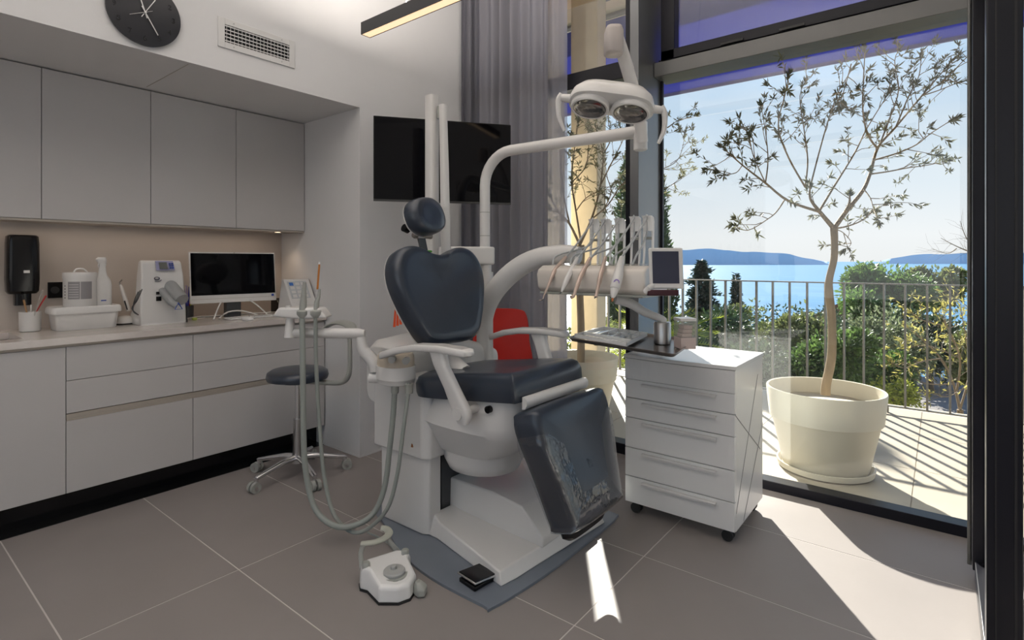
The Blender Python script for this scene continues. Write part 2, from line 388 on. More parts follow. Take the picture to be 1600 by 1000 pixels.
# planters
def planter(c, r, h, label, nm='planter_pot'):
    p = thing(nm, label, 'planter', c, 'cream planters on the balcony')
    k = MB(); z = c[2]
    prof = [(r*.70, z+.02), (r*.72, z+.03), (r*.90, z+h*.62), (r*.915, z+h*.63), (r*.945, z+h*.635), (r, z+h-.008), (r*.99, z+h), (r*.955, z+h-.002), (r*.93, z+h*.85), (r*.90, z+h*.80)]
    k.lathe(prof, (c[0], c[1], 0), 56, cap=True); k.build('pot', potm, p, smooth=True)
    k = MB(); k.lathe([(r*.70, z), (r*.80, z+.01), (r*.82, z+.045), (r*.79, z+.045), (r*.72, z+.02)], (c[0], c[1], 0), 48); k.build('saucer', potm, p, smooth=True)
    k = MB(); k.lathe([(r*.89, z+h*.80), (r*.87, z+h*.81), (.02, z+h*.82)], (c[0], c[1], 0), 32); k.build('soil', soilm, p, smooth=True)
    return p
P1 = Vector((4.035, .595, 0)); P2 = Vector((4.08, 2.47, 0))
planter(P1, .345, .525, 'large cream planter pot with a bare olive trunk by the big window')
planter(P2, .33, .525, 'cream planter pot outside the narrow window behind the chair')
def mesh_obj(name, verts, faces, m, parent=None, origin=(0, 0, 0), smooth=False):
    me = bpy.data.meshes.new(name); org = Vector(parent['_org']) if parent is not None else Vector(origin)
    v = np.asarray(verts, float)-np.array(org); me.from_pydata(v.tolist(), [], faces); me.materials.append(m); me.update()
    o = bpy.data.objects.new(name, me); COL.objects.link(o); o['_org'] = list(org)
    if parent is not None: o.parent = parent
    else: o.location = org
    if smooth: me.polygons.foreach_set('use_smooth', [True]*len(me.polygons))
    return o
rng = np.random.default_rng(5)
def leaves(centers, L, Wd, dirs=None, droop=0.):
    """one diamond-shaped leaf per centre -> verts, faces"""
    n = len(centers); C = np.asarray(centers)
    d = rng.normal(size=(n, 3)) if dirs is None else np.asarray(dirs)+rng.normal(size=(n, 3))*.35
    d[:, 2] -= droop; d /= np.linalg.norm(d, axis=1)[:, None]
    u = rng.normal(size=(n, 3)); s = np.cross(d, u); s /= np.linalg.norm(s, axis=1)[:, None]+1e-9
    nn = np.cross(d, s)
    l = L*rng.uniform(.65, 1.2, (n, 1)); w_ = Wd*rng.uniform(.7, 1.2, (n, 1))
    V = np.stack([C, C+d*l*.45+s*w_*.5+nn*w_*.12, C+d*l, C+d*l*.45-s*w_*.5+nn*w_*.12], 1).reshape(-1, 3)
    F = [(4*i, 4*i+1, 4*i+2, 4*i+3) for i in range(n)]
    return V, F
def traced_tree(name, label, base, trunk, branches, D0, trunk_r, nleaf, leafsize, group=None, twig_n=9, lm=None, seed=1, dens=1.0, tw=.30, cat='tree'):
    """a small tree: trunk polyline + main limbs (pixel guide at depth D0, spread in depth), random twigs with leaf pairs"""
    rd = random.Random(seed)
    t = thing(name, label, cat, base, group)
    MB().tube([at(*p) for p in trunk], trunk_r, 12, smooth=5).build('trunk', bark, t, smooth=True)
    tw_k = MB(); C = []; Dd = []
    fk = None
    for bi, (pts, r0, dz) in enumerate(branches):
        n = len(pts); P = [at(px, py, D0+dz*i/(n-1)) for i, (px, py) in enumerate(pts)]
        MB().tube(P, [r0*.72*(1-.85*i/(n-1))+.0012 for i in range(n)], 8, smooth=4).build('branch', bark, t, smooth=True)
        # resample
        segs = []
        for a, b in zip(P, P[1:]):
            m_ = max(2, int((b-a).length/.05))
            for q in range(m_): segs.append((a.lerp(b, q/m_), (b-a).normalized()))
        for qi, (p, d) in enumerate(segs):
            f = qi/len(segs)
            if f < .28: continue
            if rd.random() < .95*dens:
                rnd = Vector((rd.gauss(0, 1), rd.gauss(0, 1), rd.gauss(.25, .9))).normalized()
                dr = (d*.9+rnd*.95).normalized(); ln = rd.uniform(.35, 1.0)*tw*(1.1-.4*f)
                q0 = p.copy(); pl = [q0.copy()]
                for s_ in range(4):
                    dr = (dr+Vector((rd.gauss(0, .16), rd.gauss(0, .16), rd.gauss(.0, .14)))).normalized(); q0 = q0+dr*ln/4; pl.append(q0.copy())
                tw_k.tube(pl, [.0028, .0022, .0018, .0014, .0008], 4)
                k0 = rd.randint(1, 3)
                for s_ in range(int(nleaf*2.6)):
                    fidx = rd.uniform(.35 if rd.random() < .5 else .8, 1.0)*4; a = pl[min(3, int(fidx))]; b = pl[min(4, int(fidx)+1)]; c = a.lerp(b, fidx-int(fidx))
                    C.append(c); Dd.append((b-a).normalized()*.8+Vector((rd.gauss(0, .5), rd.gauss(0, .5), rd.gauss(0, .5))))
        # leaves at limb tip
        for s_ in range(nleaf*4): C.append(P[-1].lerp(P[-2], rd.random()*.4)); Dd.append((P[-1]-P[-2]).normalized())
    o = tw_k.build('twigs', bark, t); o['kind'] = 'stuff'
    if C:
        V, F = leaves([tuple(c) for c in C], leafsize, leafsize*.24, [tuple(d) for d in Dd])
        o = mesh_obj('foliage', V, F, lm or olivel, t); o['kind'] = 'stuff'
    return t
D1 = P1.dot(FW)
olive = [
 ([(1303,357),(1280,330),(1266,310),(1266,290)], .021, -.02),
 ([(1281,331),(1232,314),(1196,286),(1160,258),(1124,226)], .012, -.35),
 ([(1303,357),(1324,328),(1348,298),(1360,270),(1372,230),(1400,198),(1440,150),(1492,90)], .020, .35),
 ([(1322,330),(1327,318),(1328,303)], .017, .0),
 ([(1280,330),(1304,290),(1336,238),(1356,198),(1396,134)], .009, .28),
 ([(1371,232),(1356,210),(1348,170),(1350,110),(1352,72)], .008, -.15),
 ([(1266,292),(1280,238),(1296,182),(1312,140),(1340,95)], .006, .4),
 ([(1258,292),(1232,246),(1216,198),(1226,150),(1234,112)], .007, -.45),
 ([(1360,272),(1388,268),(1420,262),(1450,258),(1484,250)], .006, .2),
 ([(1366,250),(1400,240),(1432,226),(1455,208),(1496,182)], .006, -.3),
 ([(1226,312),(1214,330),(1200,342),(1168,360),(1144,350)], .005, -.2),
 ([(1304,357),(1322,354),(1344,346),(1360,334),(1388,315)], .007, .2),
 ([(1375,225),(1392,180),(1404,140),(1398,95),(1408,72)], .006, .45),
 ([(1400,198),(1420,150),(1436,118),(1440,80)], .005, .1),
 ([(1196,286),(1200,250),(1196,205),(1188,160)], .005, .1),
 ([(1160,258),(1150,270),(1132,272),(1120,268)], .003, -.2),
 ([(1258,292),(1262,250),(1256,200),(1250,150),(1262,120)], .006, .55),
 ([(1350,296),(1360,310),(1366,330),(1374,350)], .004, -.3),
 ([(1303,357),(1318,364),(1330,380),(1318,392)], .003, .1),
 ([(1196,286),(1176,240),(1170,200)], .004, -.55),
 ([(1330,100),(1322,130),(1310,170)], .004, -.1),
 ([(1440,150),(1470,140),(1500,128),(1530,120)], .004, .3),
 ([(1440,150),(1475,125),(1510,90),(1540,60)], .004, .0),
]
traced_tree('olive_tree', 'young olive tree with open crown in the large planter', (P1.x, P1.y, .43),
    [(1290,617,D1),(1291,600,D1),(1299,560,D1),(1300,520,D1),(1299,490,D1),(1295,455,D1),(1296,435,D1),(1303,405,D1),(1304,380,D1),(1303,356,D1)],
    olive, D1, [.030,.028,.027,.025,.025,.026,.022,.021,.021,.023], 8, .046, seed=3)
D2 = P2.dot(FW)
ol2 = [
 ([(907,385),(890,350),(872,330),(856,300)], .016, -.3), ([(905,385),(925,340),(938,290),(942,240),(930,195)], .015, .2),
 ([(908,380),(900,330),(893,280),(898,230),(905,180)], .012, -.2), ([(925,342),(950,320),(970,290),(990,270),(1005,240)], .009, .3),
 ([(938,290),(958,250),(975,215),(985,180)], .008, -.2), ([(890,350),(880,300),(876,250),(882,200)], .009, .3),
 ([(925,342),(945,350),(965,352),(985,340)], .007, .4), ([(942,242),(955,215),(950,185),(960,160)], .006, .5),
 ([(893,285),(915,260),(920,220),(918,180)], .007, .6), ([(970,290),(1010,270),(1040,262),(1062,245),(1072,200)], .006, .1),
 ([(1005,240),(1030,210),(1056,190),(1078,178)], .005, .2), ([(985,300),(1020,300),(1048,290),(1066,275)], .005, .3),
 ([(942,330),(955,300),(948,270),(965,240)], .006, -.4), ([(900,330),(915,310),(935,300),(950,310)], .006, -.5),
]
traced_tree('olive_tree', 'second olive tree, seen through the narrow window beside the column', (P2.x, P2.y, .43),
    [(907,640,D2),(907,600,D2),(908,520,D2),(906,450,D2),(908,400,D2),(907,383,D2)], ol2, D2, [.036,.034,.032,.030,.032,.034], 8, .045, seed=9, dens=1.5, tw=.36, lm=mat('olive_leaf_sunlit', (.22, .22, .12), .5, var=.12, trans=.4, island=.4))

# ------------------------------------------------------------------ land, sea, islands
def terrain(name, x0, x1, y0, y1, nx, ny, fz, m):
    X = np.linspace(x0, x1, nx); Y = np.linspace(y0, y1, ny); V = [(x, y, fz(x, y)) for x in X for y in Y]
    F = [(i*ny+j, (i+1)*ny+j, (i+1)*ny+j+1, i*ny+j+1) for i in range(nx-1) for j in range(ny-1)]
    return struct(mesh_obj(name, V, F, m, smooth=True))
def gz(x, y):
    z = -1.9
    if x > 17: z -= (x-17)*.32
    return z + .12*math.sin(x*.9+y*.7) - (0 if x > 8 else 0)
earth = mat('garden_soil', (.10, .095, .04), .95, var=.5, scale=3, bump=.6, bscale=5)
terrain('ground', 6.1, 160, -60, 90, 60, 40, gz, earth)
struct(B((6.1, -5, -1.9), (6.5, 8, -.06)).build('wall_parapet', concrete))
asph = mat('asphalt', (.21, .19, .185), .85, var=.12, scale=3, bump=.3, bscale=60)
k = MB(); pts = [(9.5, -1.4), (9.3, -.2), (9.8, 1.0), (11.5, 1.5), (14, 1.9), (17.5, 1.6), (19, -1.0), (19, -6), (10, -6)]
k.prism(pts, -1.95, -1.74); struct(k.build('driveway', asph))
k = MB()
for i in range(40):
    a0, a1 = 2*PI*i/40, 2*PI*(i+1)/40
    k.prism([(10.6+.42*math.cos(a0), -.72+.42*math.sin(a0)), (10.6+.42*math.cos(a1), -.72+.42*math.sin(a1)), (10.6+.39*math.cos(a1), -.72+.39*math.sin(a1)), (10.6+.39*math.cos(a0), -.72+.39*math.sin(a0))], -1.74, -1.735)
struct(k.build('driveway_marking', mat('faded_yellow', (.5, .4, .12), .8)))
sea_m = bpy.data.materials.new('sea_water'); sea_m.use_nodes = True
t = sea_m.node_tree; b = t.nodes['Principled BSDF']; b.inputs['Base Color'].default_value = (.035, .16, .32, 1); b.inputs['Roughness'].default_value = .35; b.inputs['IOR'].default_value = 1.33; b.inputs['Specular IOR Level'].default_value = .3
c = t.nodes.new('ShaderNodeTexCoord'); mpn = t.nodes.new('ShaderNodeMapping'); mpn.inputs['Rotation'].default_value = (0, 0, AZ); mpn.inputs['Scale'].default_value = (.012, .003, 1)
n = t.nodes.new('ShaderNodeTexNoise'); n.inputs['Scale'].default_value = 1; n.inputs['Detail'].default_value = 6
bp = t.nodes.new('ShaderNodeBump'); bp.inputs['Strength'].default_value = .35; bp.inputs['Distance'].default_value = 12
t.links.new(c.outputs['Object'], mpn.inputs[0]); t.links.new(mpn.outputs[0], n.inputs['Vector']); t.links.new(n.outputs[0], bp.inputs['Height']); t.links.new(bp.outputs[0], b.inputs['Normal'])
mr = t.nodes.new('ShaderNodeMix'); mr.data_type = 'RGBA'; mr.inputs[6].default_value = (.03, .15, .31, 1); mr.inputs[7].default_value = (.09, .27, .45, 1)
t.links.new(n.outputs[0], mr.inputs[0]); t.links.new(mr.outputs[2], b.inputs['Base Color'])
V = [(140, -60000, -60), (60000, -60000, -60), (60000, 60000, -60), (140, 60000, -60)]
struct(mesh_obj('sea', V, [(0, 1, 2, 3)], sea_m))
def island(label, x0, x1, D, prof, m):
    # prof: list of (fraction, height px)
    k = MB(); n = 60; ra, rb, rc = [], [], []
    for i in range(n+1):
        f = i/n; px = x0+(x1-x0)*f
        h = np.interp(f, [p[0] for p in prof], [p[1] for p in prof]) + (.9*math.sin(f*19)+.4*math.sin(f*41+1))*min(1, h_ if (h_ := np.interp(f, [p[0] for p in prof], [p[1] for p in prof])) < 1 else 1)
        a = at(px, 408, D); bq = at(px, 408, D*1.012); cq = at(px, 408, D*1.5)
        ra.append((a.x, a.y, -62)); rb.append((bq.x, bq.y, -60+max(.5, h+5)*D*1.012/847)); rc.append((cq.x, cq.y, -62))
    k.rings([ra, rb, rc], False, False, closed=False)
    o = k.build('island', m, smooth=True); return tag(o, label, 'island')
isl = mat('distant_island_haze_blue', (.50, .66, .82), .95, var=.08, scale=.002)  # pale blue in the colour stands in for distance haze
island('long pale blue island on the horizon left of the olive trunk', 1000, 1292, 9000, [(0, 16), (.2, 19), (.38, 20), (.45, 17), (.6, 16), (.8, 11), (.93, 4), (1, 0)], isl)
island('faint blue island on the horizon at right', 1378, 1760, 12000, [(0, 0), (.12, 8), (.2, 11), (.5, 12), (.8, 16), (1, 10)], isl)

# ------------------------------------------------------------------ garden planting beyond the railing
def leafmat(name, c, tr=.35, isl_=.5): return mat(name, c, .5, var=.25, scale=1.2, trans=tr, island=isl_)
LM = dict(cyp=leafmat('cypress_foliage', (.065, .105, .045)), fir=leafmat('fir_foliage', (.030, .060, .040), .15), bush=leafmat('laurel_foliage', (.10, .17, .045)),
    pine=leafmat('pine_foliage', (.13, .22, .055)), dark=leafmat('dark_foliage', (.05, .085, .035), .2), silver=leafmat('silver_foliage', (.22, .26, .14)),
    yel=leafmat('yellow_foliage', (.40, .36, .10), .5), lime=leafmat('lime_foliage', (.34, .38, .06), .5), oli=leafmat('olive_green_foliage', (.17, .20, .07)))
def blob_pts(c, r, n, shell=.55):
    d = rng.normal(size=(n, 3)); d /= np.linalg.norm(d, axis=1)[:, None]
    rad = rng.uniform(shell, 1, (n, 1)); bumpy = 1+.18*np.sin(d[:, :1]*5+c[0]*3)*np.cos(d[:, 1:2]*6+c[1]*2)
    return np.array(c)+d*rad*bumpy*np.array(r)
def shrub(label, px, ytop, ybot, wpx, D, m, leaf=.09, n=5000, cat='shrub', lobes=9, name='garden_shrub', trunk=True, seed=0):
    r_ = random.Random(seed+int(px)); top = at(px, ytop, D); g = gz(top.x, top.y); wd = wpx/847*D
    zb = max(g-.1, EYE-(ybot-408)/847*D)
    t = thing(name, label, cat, (top.x, top.y, g)); pts = []; dirs = []
    H = top.z-zb; c0 = Vector((top.x, top.y, zb+H*.5))
    bl = [((c0.x, c0.y, c0.z), (wd*.42, wd*.42, H*.45))]
    for i in range(lobes):
        a = r_.uniform(0, 2*PI); f = r_.uniform(.15, .95); rr = wd*.5*(.35+.4*(1-abs(f-.45)))
        bl.append(((c0.x+math.cos(a)*wd*.28, c0.y+math.sin(a)*wd*.28, zb+H*(.12+.72*f)), (rr*.62, rr*.62, min(H*.24, rr*.6))))
    for c, r in bl:
        q = blob_pts(c, r, n//len(bl)+1); pts.append(q); dirs.append(q-np.array(c))
    P = np.concatenate(pts); Dn = np.concatenate(dirs); Dn /= np.linalg.norm(Dn, axis=1)[:, None]
    V, F = leaves(P, leaf, leaf*.5, Dn*.6)
    o = mesh_obj('foliage', V, F, m, t); o['kind'] = 'stuff'
    if trunk:
        k = MB(); k.tube([(top.x, top.y, g-.1), (top.x+.03, top.y, zb+H*.5)], [wd*.035, wd*.02], 7, smooth=2); k.build('stem', bark2, t, smooth=True)
    return t
def conifer(label, px, ytop, wpx, D, m, leaf=.12, n=9000, name='conifer_tree', tiers=0, yb=760, pw=.75):
    top = at(px, ytop, D); g = gz(top.x, top.y); H = top.z-g; R = wpx/2/847*D
    t = thing(name, label, 'tree', (top.x, top.y, g))
    f = rng.uniform(0, 1, n)**.7; a = rng.uniform(0, 2*PI, n)
    rad = R*(f**pw)
    if tiers:
        ph = (f*tiers) % 1; rad = rad*(.35+.65*ph)*(.8+.3*np.sin(a*3+np.floor(f*tiers)*2.1))
    rad = np.minimum(rad*(1+.12*np.sin(a*4+f*20)), R*1.2)*rng.uniform(.55 if not tiers else .2, 1, n)
    P = np.stack([top.x+rad*np.cos(a), top.y+rad*np.sin(a), top.z-f*H*.93], 1)
    Dn = np.stack([np.cos(a)*(.35 if not tiers else 1), np.sin(a)*(.35 if not tiers else 1), (np.full(n, .8) if not tiers else np.full(n, .15))], 1)
    V, F = leaves(P, leaf, leaf*.4, Dn); o = mesh_obj('foliage', V, F, m, t); o['kind'] = 'stuff'
    MB().tube([(top.x, top.y, g-.1), (top.x, top.y, top.z-.1)], [R*.14, .01], 7).build('trunk', bark2, t, smooth=True)
    return t
conifer('tall dark green cypress behind the post between the windows', 1002, 178, 122, 13, LM['cyp'], .13, 26000, 'cypress_tree', pw=.5)
conifer('dark layered fir behind the railing, right of the cypress', 1096, 408, 110, 16, LM['fir'], .16, 9000, 'fir_tree', tiers=9, pw=.6)
conifer('small slim dark conifer between the fir and the olive trunk', 1150, 427, 44, 17, LM['fir'], .14, 3500, 'fir_tree', tiers=8)
shrub('dense dark hedge below the fir, behind the cart', 1085, 470, 640, 190, 12, LM['dark'], .12, 6000, seed=1)
shrub('olive green bush right of the slim conifer', 1180, 462, 600, 90, 13, LM['oli'], .10, 4500, seed=2)
shrub('dark leafy bush just left of the olive trunk', 1250, 466, 640, 100, 12, LM['oli'], .13, 4500, seed=3)
shrub('low green laurel bush under the reflection of the cart', 1180, 520, 660, 150, 9.5, LM['dark'], .1, 5000, seed=4)
shrub('bright green laurel bush right behind the olive trunk', 1300, 505, 640, 130, 8.6, LM['bush'], .085, 9000, seed=5)
shrub('big spreading green pine crown at the middle right', 1385, 408, 500, 128, 17, LM['pine'], .17, 9000, 'tree', 12, 'pine_tree', seed=6)
shrub('lower side bough of pine reaching left over the sea', 1350, 448, 500, 70, 16, LM['pine'], .16, 3000, 'tree', 6, 'pine_tree', seed=16)
shrub('smaller grey green pine crown right of the big pine', 1462, 415, 490, 80, 20, LM['oli'], .18, 6000, 'tree', 8, 'pine_tree', seed=7)
shrub('silvery green bush below the big pine', 1385, 462, 620, 130, 11, LM['silver'], .10, 9000, seed=8)
shrub('dark green bush behind the yellow foliage', 1455, 478, 610, 120, 13, LM['dark'], .13, 6000, seed=9)
shrub('green bush below the silvery bush', 1372, 545, 640, 100, 8.8, LM['bush'], .08, 5500, seed=10)
shrub('bright leafy bush at the far right edge behind the railing', 1530, 480, 640, 80, 10, LM['oli'], .1, 4000, seed=11)
shrub('lime yellow low shrub right of the planter rim', 1395, 580, 660, 70, 7.6, LM['lime'], .06, 1800, trunk=True, lobes=10, seed=12)
shrub('long hedge of mixed green further down the slope', 1300, 488, 560, 420, 24, LM['dark'], .22, 9000, lobes=22, trunk=False, seed=13)
shrub('green shrubs beyond the narrow window', 940, 500, 640, 190, 11, LM['oli'], .12, 6000, lobes=14, seed=14)
shrub('green shrub beyond the open doorway at far right', 1640, 520, 680, 130, 8.5, LM['bush'], .09, 4000, seed=15)
# yellow-leaved open tree
yt = [([(1500,640),(1490,600),(1470,560),(1440,530),(1410,505)], .03, .4), ([(1495,610),(1500,560),(1480,510),(1460,480)], .022, -.5), ([(1500,640),(1515,580),(1510,530),(1500,480)], .022, .3),
 ([(1470,560),(1440,565),(1410,575),(1385,560)], .015, -.3), ([(1490,600),(1450,600),(1420,590),(1400,600)], .013, .5), ([(1480,510),(1440,500),(1420,485)], .012, .2), ([(1510,540),(1540,520),(1560,480)], .012, 0), ([(1500,560),(1450,540),(1410,545)], .012, .8), ([(1515,600),(1480,620),(1450,612)], .012, -.5), ([(1510,530),(1530,500),(1500,470),(1480,462)], .012, .6)]
g_ = at(1505, 640, 8.2)
yy_ = traced_tree('yellow_leaved_tree', 'loose tree with yellow autumn leaves at the right', (g_.x, g_.y, gz(g_.x, g_.y)), [(1506,760,8.2),(1504,700,8.2),(1500,640,8.2)], yt, 8.2, [.06, .05, .04], 3, .085, lm=LM['yel'], seed=21, tw=.75, dens=1.1)
bt = [([(1570,420),(1530,400),(1495,385),(1470,372)], .03, .5), ([(1530,400),(1510,372),(1500,345)], .02, .3), ([(1570,420),(1560,380),(1540,350)], .02, .2), ([(1495,388),(1480,396),(1455,388)], .015, .2)]
g_ = at(1580, 640, 12)
traced_tree('bare_tree', 'bare twigs of a leafless tree above the sea at right', (g_.x, g_.y, gz(g_.x, g_.y)), [(1585,700,12),(1580,500,12),(1570,420,12)], bt, 12, [.09, .06, .05], 0, .05, seed=31, tw=.8, dens=.8)
# palm-like cycad
def cycad(label, c, n, L, seed):
    r_ = random.Random(seed); t = thing('cycad_palm', label, 'palm', c); cc = Vector(c)
    k = MB(); k.lathe([(.12, c[2]), (.14, c[2]+.3), (.08, c[2]+.5)], (c[0], c[1], 0), 12); k.build('trunk', bark2, t, smooth=True)
    for i in range(n):
        a = 2*PI*i/n*1.0+r_.uniform(-.2, .2); el = r_.uniform(.25, 1.15); P = []; q = cc+Vector((0, 0, .48)); d = Vector((math.cos(a)*math.cos(el), math.sin(a)*math.cos(el), math.sin(el)))
        V = []; F = []
        for s_ in range(13):
            P.append(q.copy()); q = q+d*L/12; d = (d+Vector((0, 0, -.10))).normalized()
            if s_ > 1:
                sd = d.cross(Vector((0, 0, 1))).normalized()
                for sg in (-1, 1):
                    for h in (0, .5):
                        b0 = P[-1]+d*L/12*h; l_ = .26*math.sin(PI*min(1, (s_+1)/14))+.05; tip = b0+sd*sg*l_+d*l_*.5+Vector((0, 0, .06)); i0 = len(V)
                        V += [tuple(b0-d*.012), tuple(b0+d*.012), tuple(tip)]; F.append((i0, i0+1, i0+2))
        n0 = len(V)
        V += [tuple(p+Vector((0, 0, .008))) for p in P]+[tuple(p-Vector((0, 0, .008))) for p in P]; m_ = len(P)
        for s_ in range(m_-1): F.append((n0+s_, n0+s_+1, n0+m_+s_+1, n0+m_+s_))
        mesh_obj('frond', V, F, MATS['frond'], t)
mat('frond', (.36, .42, .05), .45, var=.2, trans=.45)
pc = at(985, 560, 8.4); cycad('bright green cycad fronds seen through the narrow window', (pc.x, pc.y, -.75), 26, 1.25, 2)
pc = at(1045, 560, 9.3); cycad('cycad fronds showing right of the window post', (pc.x, pc.y, -.7), 20, 1.1, 4)
# house below
hs = at(1322, 500, 38); hz_ = hs.z
h = thing('neighbour_house', 'brown roofed house with chimney among trees behind the olive trunk', 'house', (hs.x, hs.y, hz_-2))
k = MB(); k.box((hs.x-2, hs.y-2, hz_-3), (hs.x+3, hs.y+2, hz_)); k.build('wall', whiteb, h)
k = MB(); k.rings([[(hs.x-2.4, hs.y-2.4, hz_), (hs.x-2.4, hs.y+2.4, hz_), (hs.x-2.4, hs.y, hz_+1.4)], [(hs.x+3.4, hs.y-2.4, hz_), (hs.x+3.4, hs.y+2.4, hz_), (hs.x+3.4, hs.y, hz_+1.4)]]); k.build('roof', mat('brown_roof', (.17, .09, .07), .8), h)
k = MB(); k.box((hs.x-1.0, hs.y-1.6, hz_+.2), (hs.x-.5, hs.y-1.1, hz_+1.7)); k.build('chimney', whiteb, h)

# ------------------------------------------------------------------ kitchen run in the niche
YF, ZT = 3.54, .957     # door face plane, worktop top
CB = [(-2.2, -1.0), (-1.0, .766), (.766, 1.372), (1.372, 2.262)]
def cabinet(x0, x1, rows, label):
    t = thing('base_cabinet', label, 'cabinet', ((x0+x1)/2, 3.8, .146), 'base cabinets of the niche')
    MB().box((x0+.001, YF+.02, .146), (x1-.001, YN-.01, .915)).build('carcass', cabm, t)
    for (z0, z1, nm) in rows:
        B((x0+.0015, YF, z0), (x1-.0015, YF+.019, z1)).build(nm, cabm, t, bevel=.001)
    return t
cabinet(-2.2, -1.0, [(.150, .905, 'door')], 'white lacquer base cabinet at the far left end of the run')
cabinet(-1.0, .766, [(.150, .905, 'door')], 'wide plain fronted base cabinet below the sink, at the left edge')
DR = [(.732, .905, 'drawer'), (.562, .729, 'drawer'), (.150, .522, 'drawer')]
cabinet(.766, 1.372, DR, 'middle base cabinet with three drawers, left of the stool')
cabinet(1.372, 2.262, DR, 'rightmost base cabinet with three drawers, behind the stool')
ch = thing('handle_channel', 'beige aluminium grip channel between the drawers', 'channel', (1.5, YF+.01, .522))
MB().box((.768, YF+.004, .527), (2.262, YF+.03, .558)).build('channel', channel, ch)
MB().box((.768, YF, .523), (2.262, YF+.006, .535)).build('lip', channel, ch)
ch2 = thing('handle_channel', 'beige aluminium grip channel directly under the worktop', 'channel', (1.5, YF+.01, .905))
MB().box((-2.2, YF+.008, .906), (2.262, YF+.03, .921)).build('channel', channel, ch2)
struct(B((-2.2, 3.66, 0), (2.27, 3.69, .146)).build('trim_plinth', blackp))
# black tiles of the recessed kick space
kf = struct(B((-2.2, 3.56, .0), (2.268, 3.66, .0035)).build('trim_kick_strip', blackm))
wt = thing('worktop', 'beige stone worktop running the length of the niche', 'worktop', (0.5, 3.85, .92))
k = MB()
for a, b in (((-2.2, 3.52, .921), (2.268, 3.66, ZT)), ((-2.2, 4.02, .921), (2.268, YN-.001, ZT)), ((.62, 3.66, .921), (2.268, 4.02, ZT)), ((-2.2, 3.66, .921), (.02, 4.02, ZT))): k.box(a, b)
k.build('slab', worktop, wt, bevel=.0012)
sk_ = thing('sink', 'undermounted steel sink basin at the left end of the worktop', 'sink', (.32, 3.84, .76))
k = MB(); k.box((.02, 3.66, .76), (.62, 4.02, .765)); k.box((.02, 3.66, .76), (.025, 4.02, .92)); k.box((.615, 3.66, .76), (.62, 4.02, .92)); k.box((.02, 3.66, .76), (.62, 3.665, .92)); k.box((.02, 4.015, .76), (.62, 4.02, .92)); k.build('basin', steeld, sk_)
k = MB(); k.lathe([(.03, .766), (.03, .768), (.02, .767)], (.32, 3.84, 0), 20); k.build('drain', chrome, sk_, smooth=True)
bp_ = struct(B((-2.2, YN-.008, ZT), (2.271, YN, 1.575)).build('trim_backsplash', backsp))
# wall cabinets
UB = [(-2.2, -.8), (-.8, .05), (.05, .722), (.722, 1.240), (1.240, 1.756), (1.756, 2.269)]
for i, (x0, x1) in enumerate(UB):
    lab = ['far left white wall cabinet above the worktop', 'left white wall cabinet, mostly out of frame', 'white wall cabinet above the soap dispenser, at the left edge', 'white wall cabinet above the wipes tub and spray bottle', 'white wall cabinet above the mixing machine', 'rightmost white wall cabinet, in the corner of the niche'][i]
    t = thing('wall_cabinet', lab, 'cabinet', ((x0+x1)/2, 4.0, 1.575), 'wall cabinets of the niche')
    B((x0+.001, 3.84, 1.578), (x1-.001, YN-.001, 2.39)).build('carcass', cabm, t)
    B((x0+.0015, 3.82, 1.580), (x1-.0015, 3.839, 2.397)).build('door', cabm, t, bevel=.001)
lt = thing('light_strip', 'thin warm light rail under the wall cabinets', 'light', (1, 3.83, 1.56))
B((-2.2, 3.825, 1.566), (2.268, 3.84, 1.578)).build('rail', channel, lt)
B((-2.2, 3.84, 1.569), (2.268, 4.10, 1.577)).build('base_panel', channel, lt)
dlm = mat('warm_led', (1, .8, .6), .5, emit=((1, .74, .5), 3))
for x in (2.13,):
    k = MB(); k.lathe([(.018, 1.5675), (.022, 1.569)], (x, 3.96, 0), 18); k.build('downlight', dlm, lt)
pl = bpy.data.lights.new('downlight', 'SPOT'); pl.energy = 1.2; pl.color = (1, .72, .48); pl.spot_size = 1.9; pl.spot_blend = .8; pl.shadow_soft_size = .02
po = bpy.data.objects.new('downlight_lamp', pl); COL.objects.link(po); po.location = (2.13, 3.96, 1.56)

def onC(px, Y): p, d = atY(px, Y, ZT+.0003); return p, d
# soap dispenser on the wall
p, d = atY(31, YN-.01); x = p.x
t = thing('soap_dispenser', 'black wall soap dispenser at the left of the backsplash', 'dispenser', (x, 4.15, 1.08)); sc1 = d/847
hw = 20*sc1
k = MB(); k.rings([[(x+(q[0]), 4.10+q[1], z) for q in superell(hw*f, .058*f2, 28, 4)] for z, f, f2 in ((1.165, .82, .7), (1.18, .95, .95), (1.25, 1, 1), (1.45, .97, 1), (1.49, .93, .9), (1.498, .8, .7))]); k.build('body', blackp, t, smooth=True)
k = MB(); k.rings([[(x+q[0], 4.10+q[1], z) for q in superell(hw*.5, .04, 20, 5)] for z in (1.10, 1.168)]); k.build('push_lever', blackp, t, smooth=True)
B((x-.004, 4.037, 1.283), (x+.022, 4.0415, 1.298)).build('label_plate', white, t)
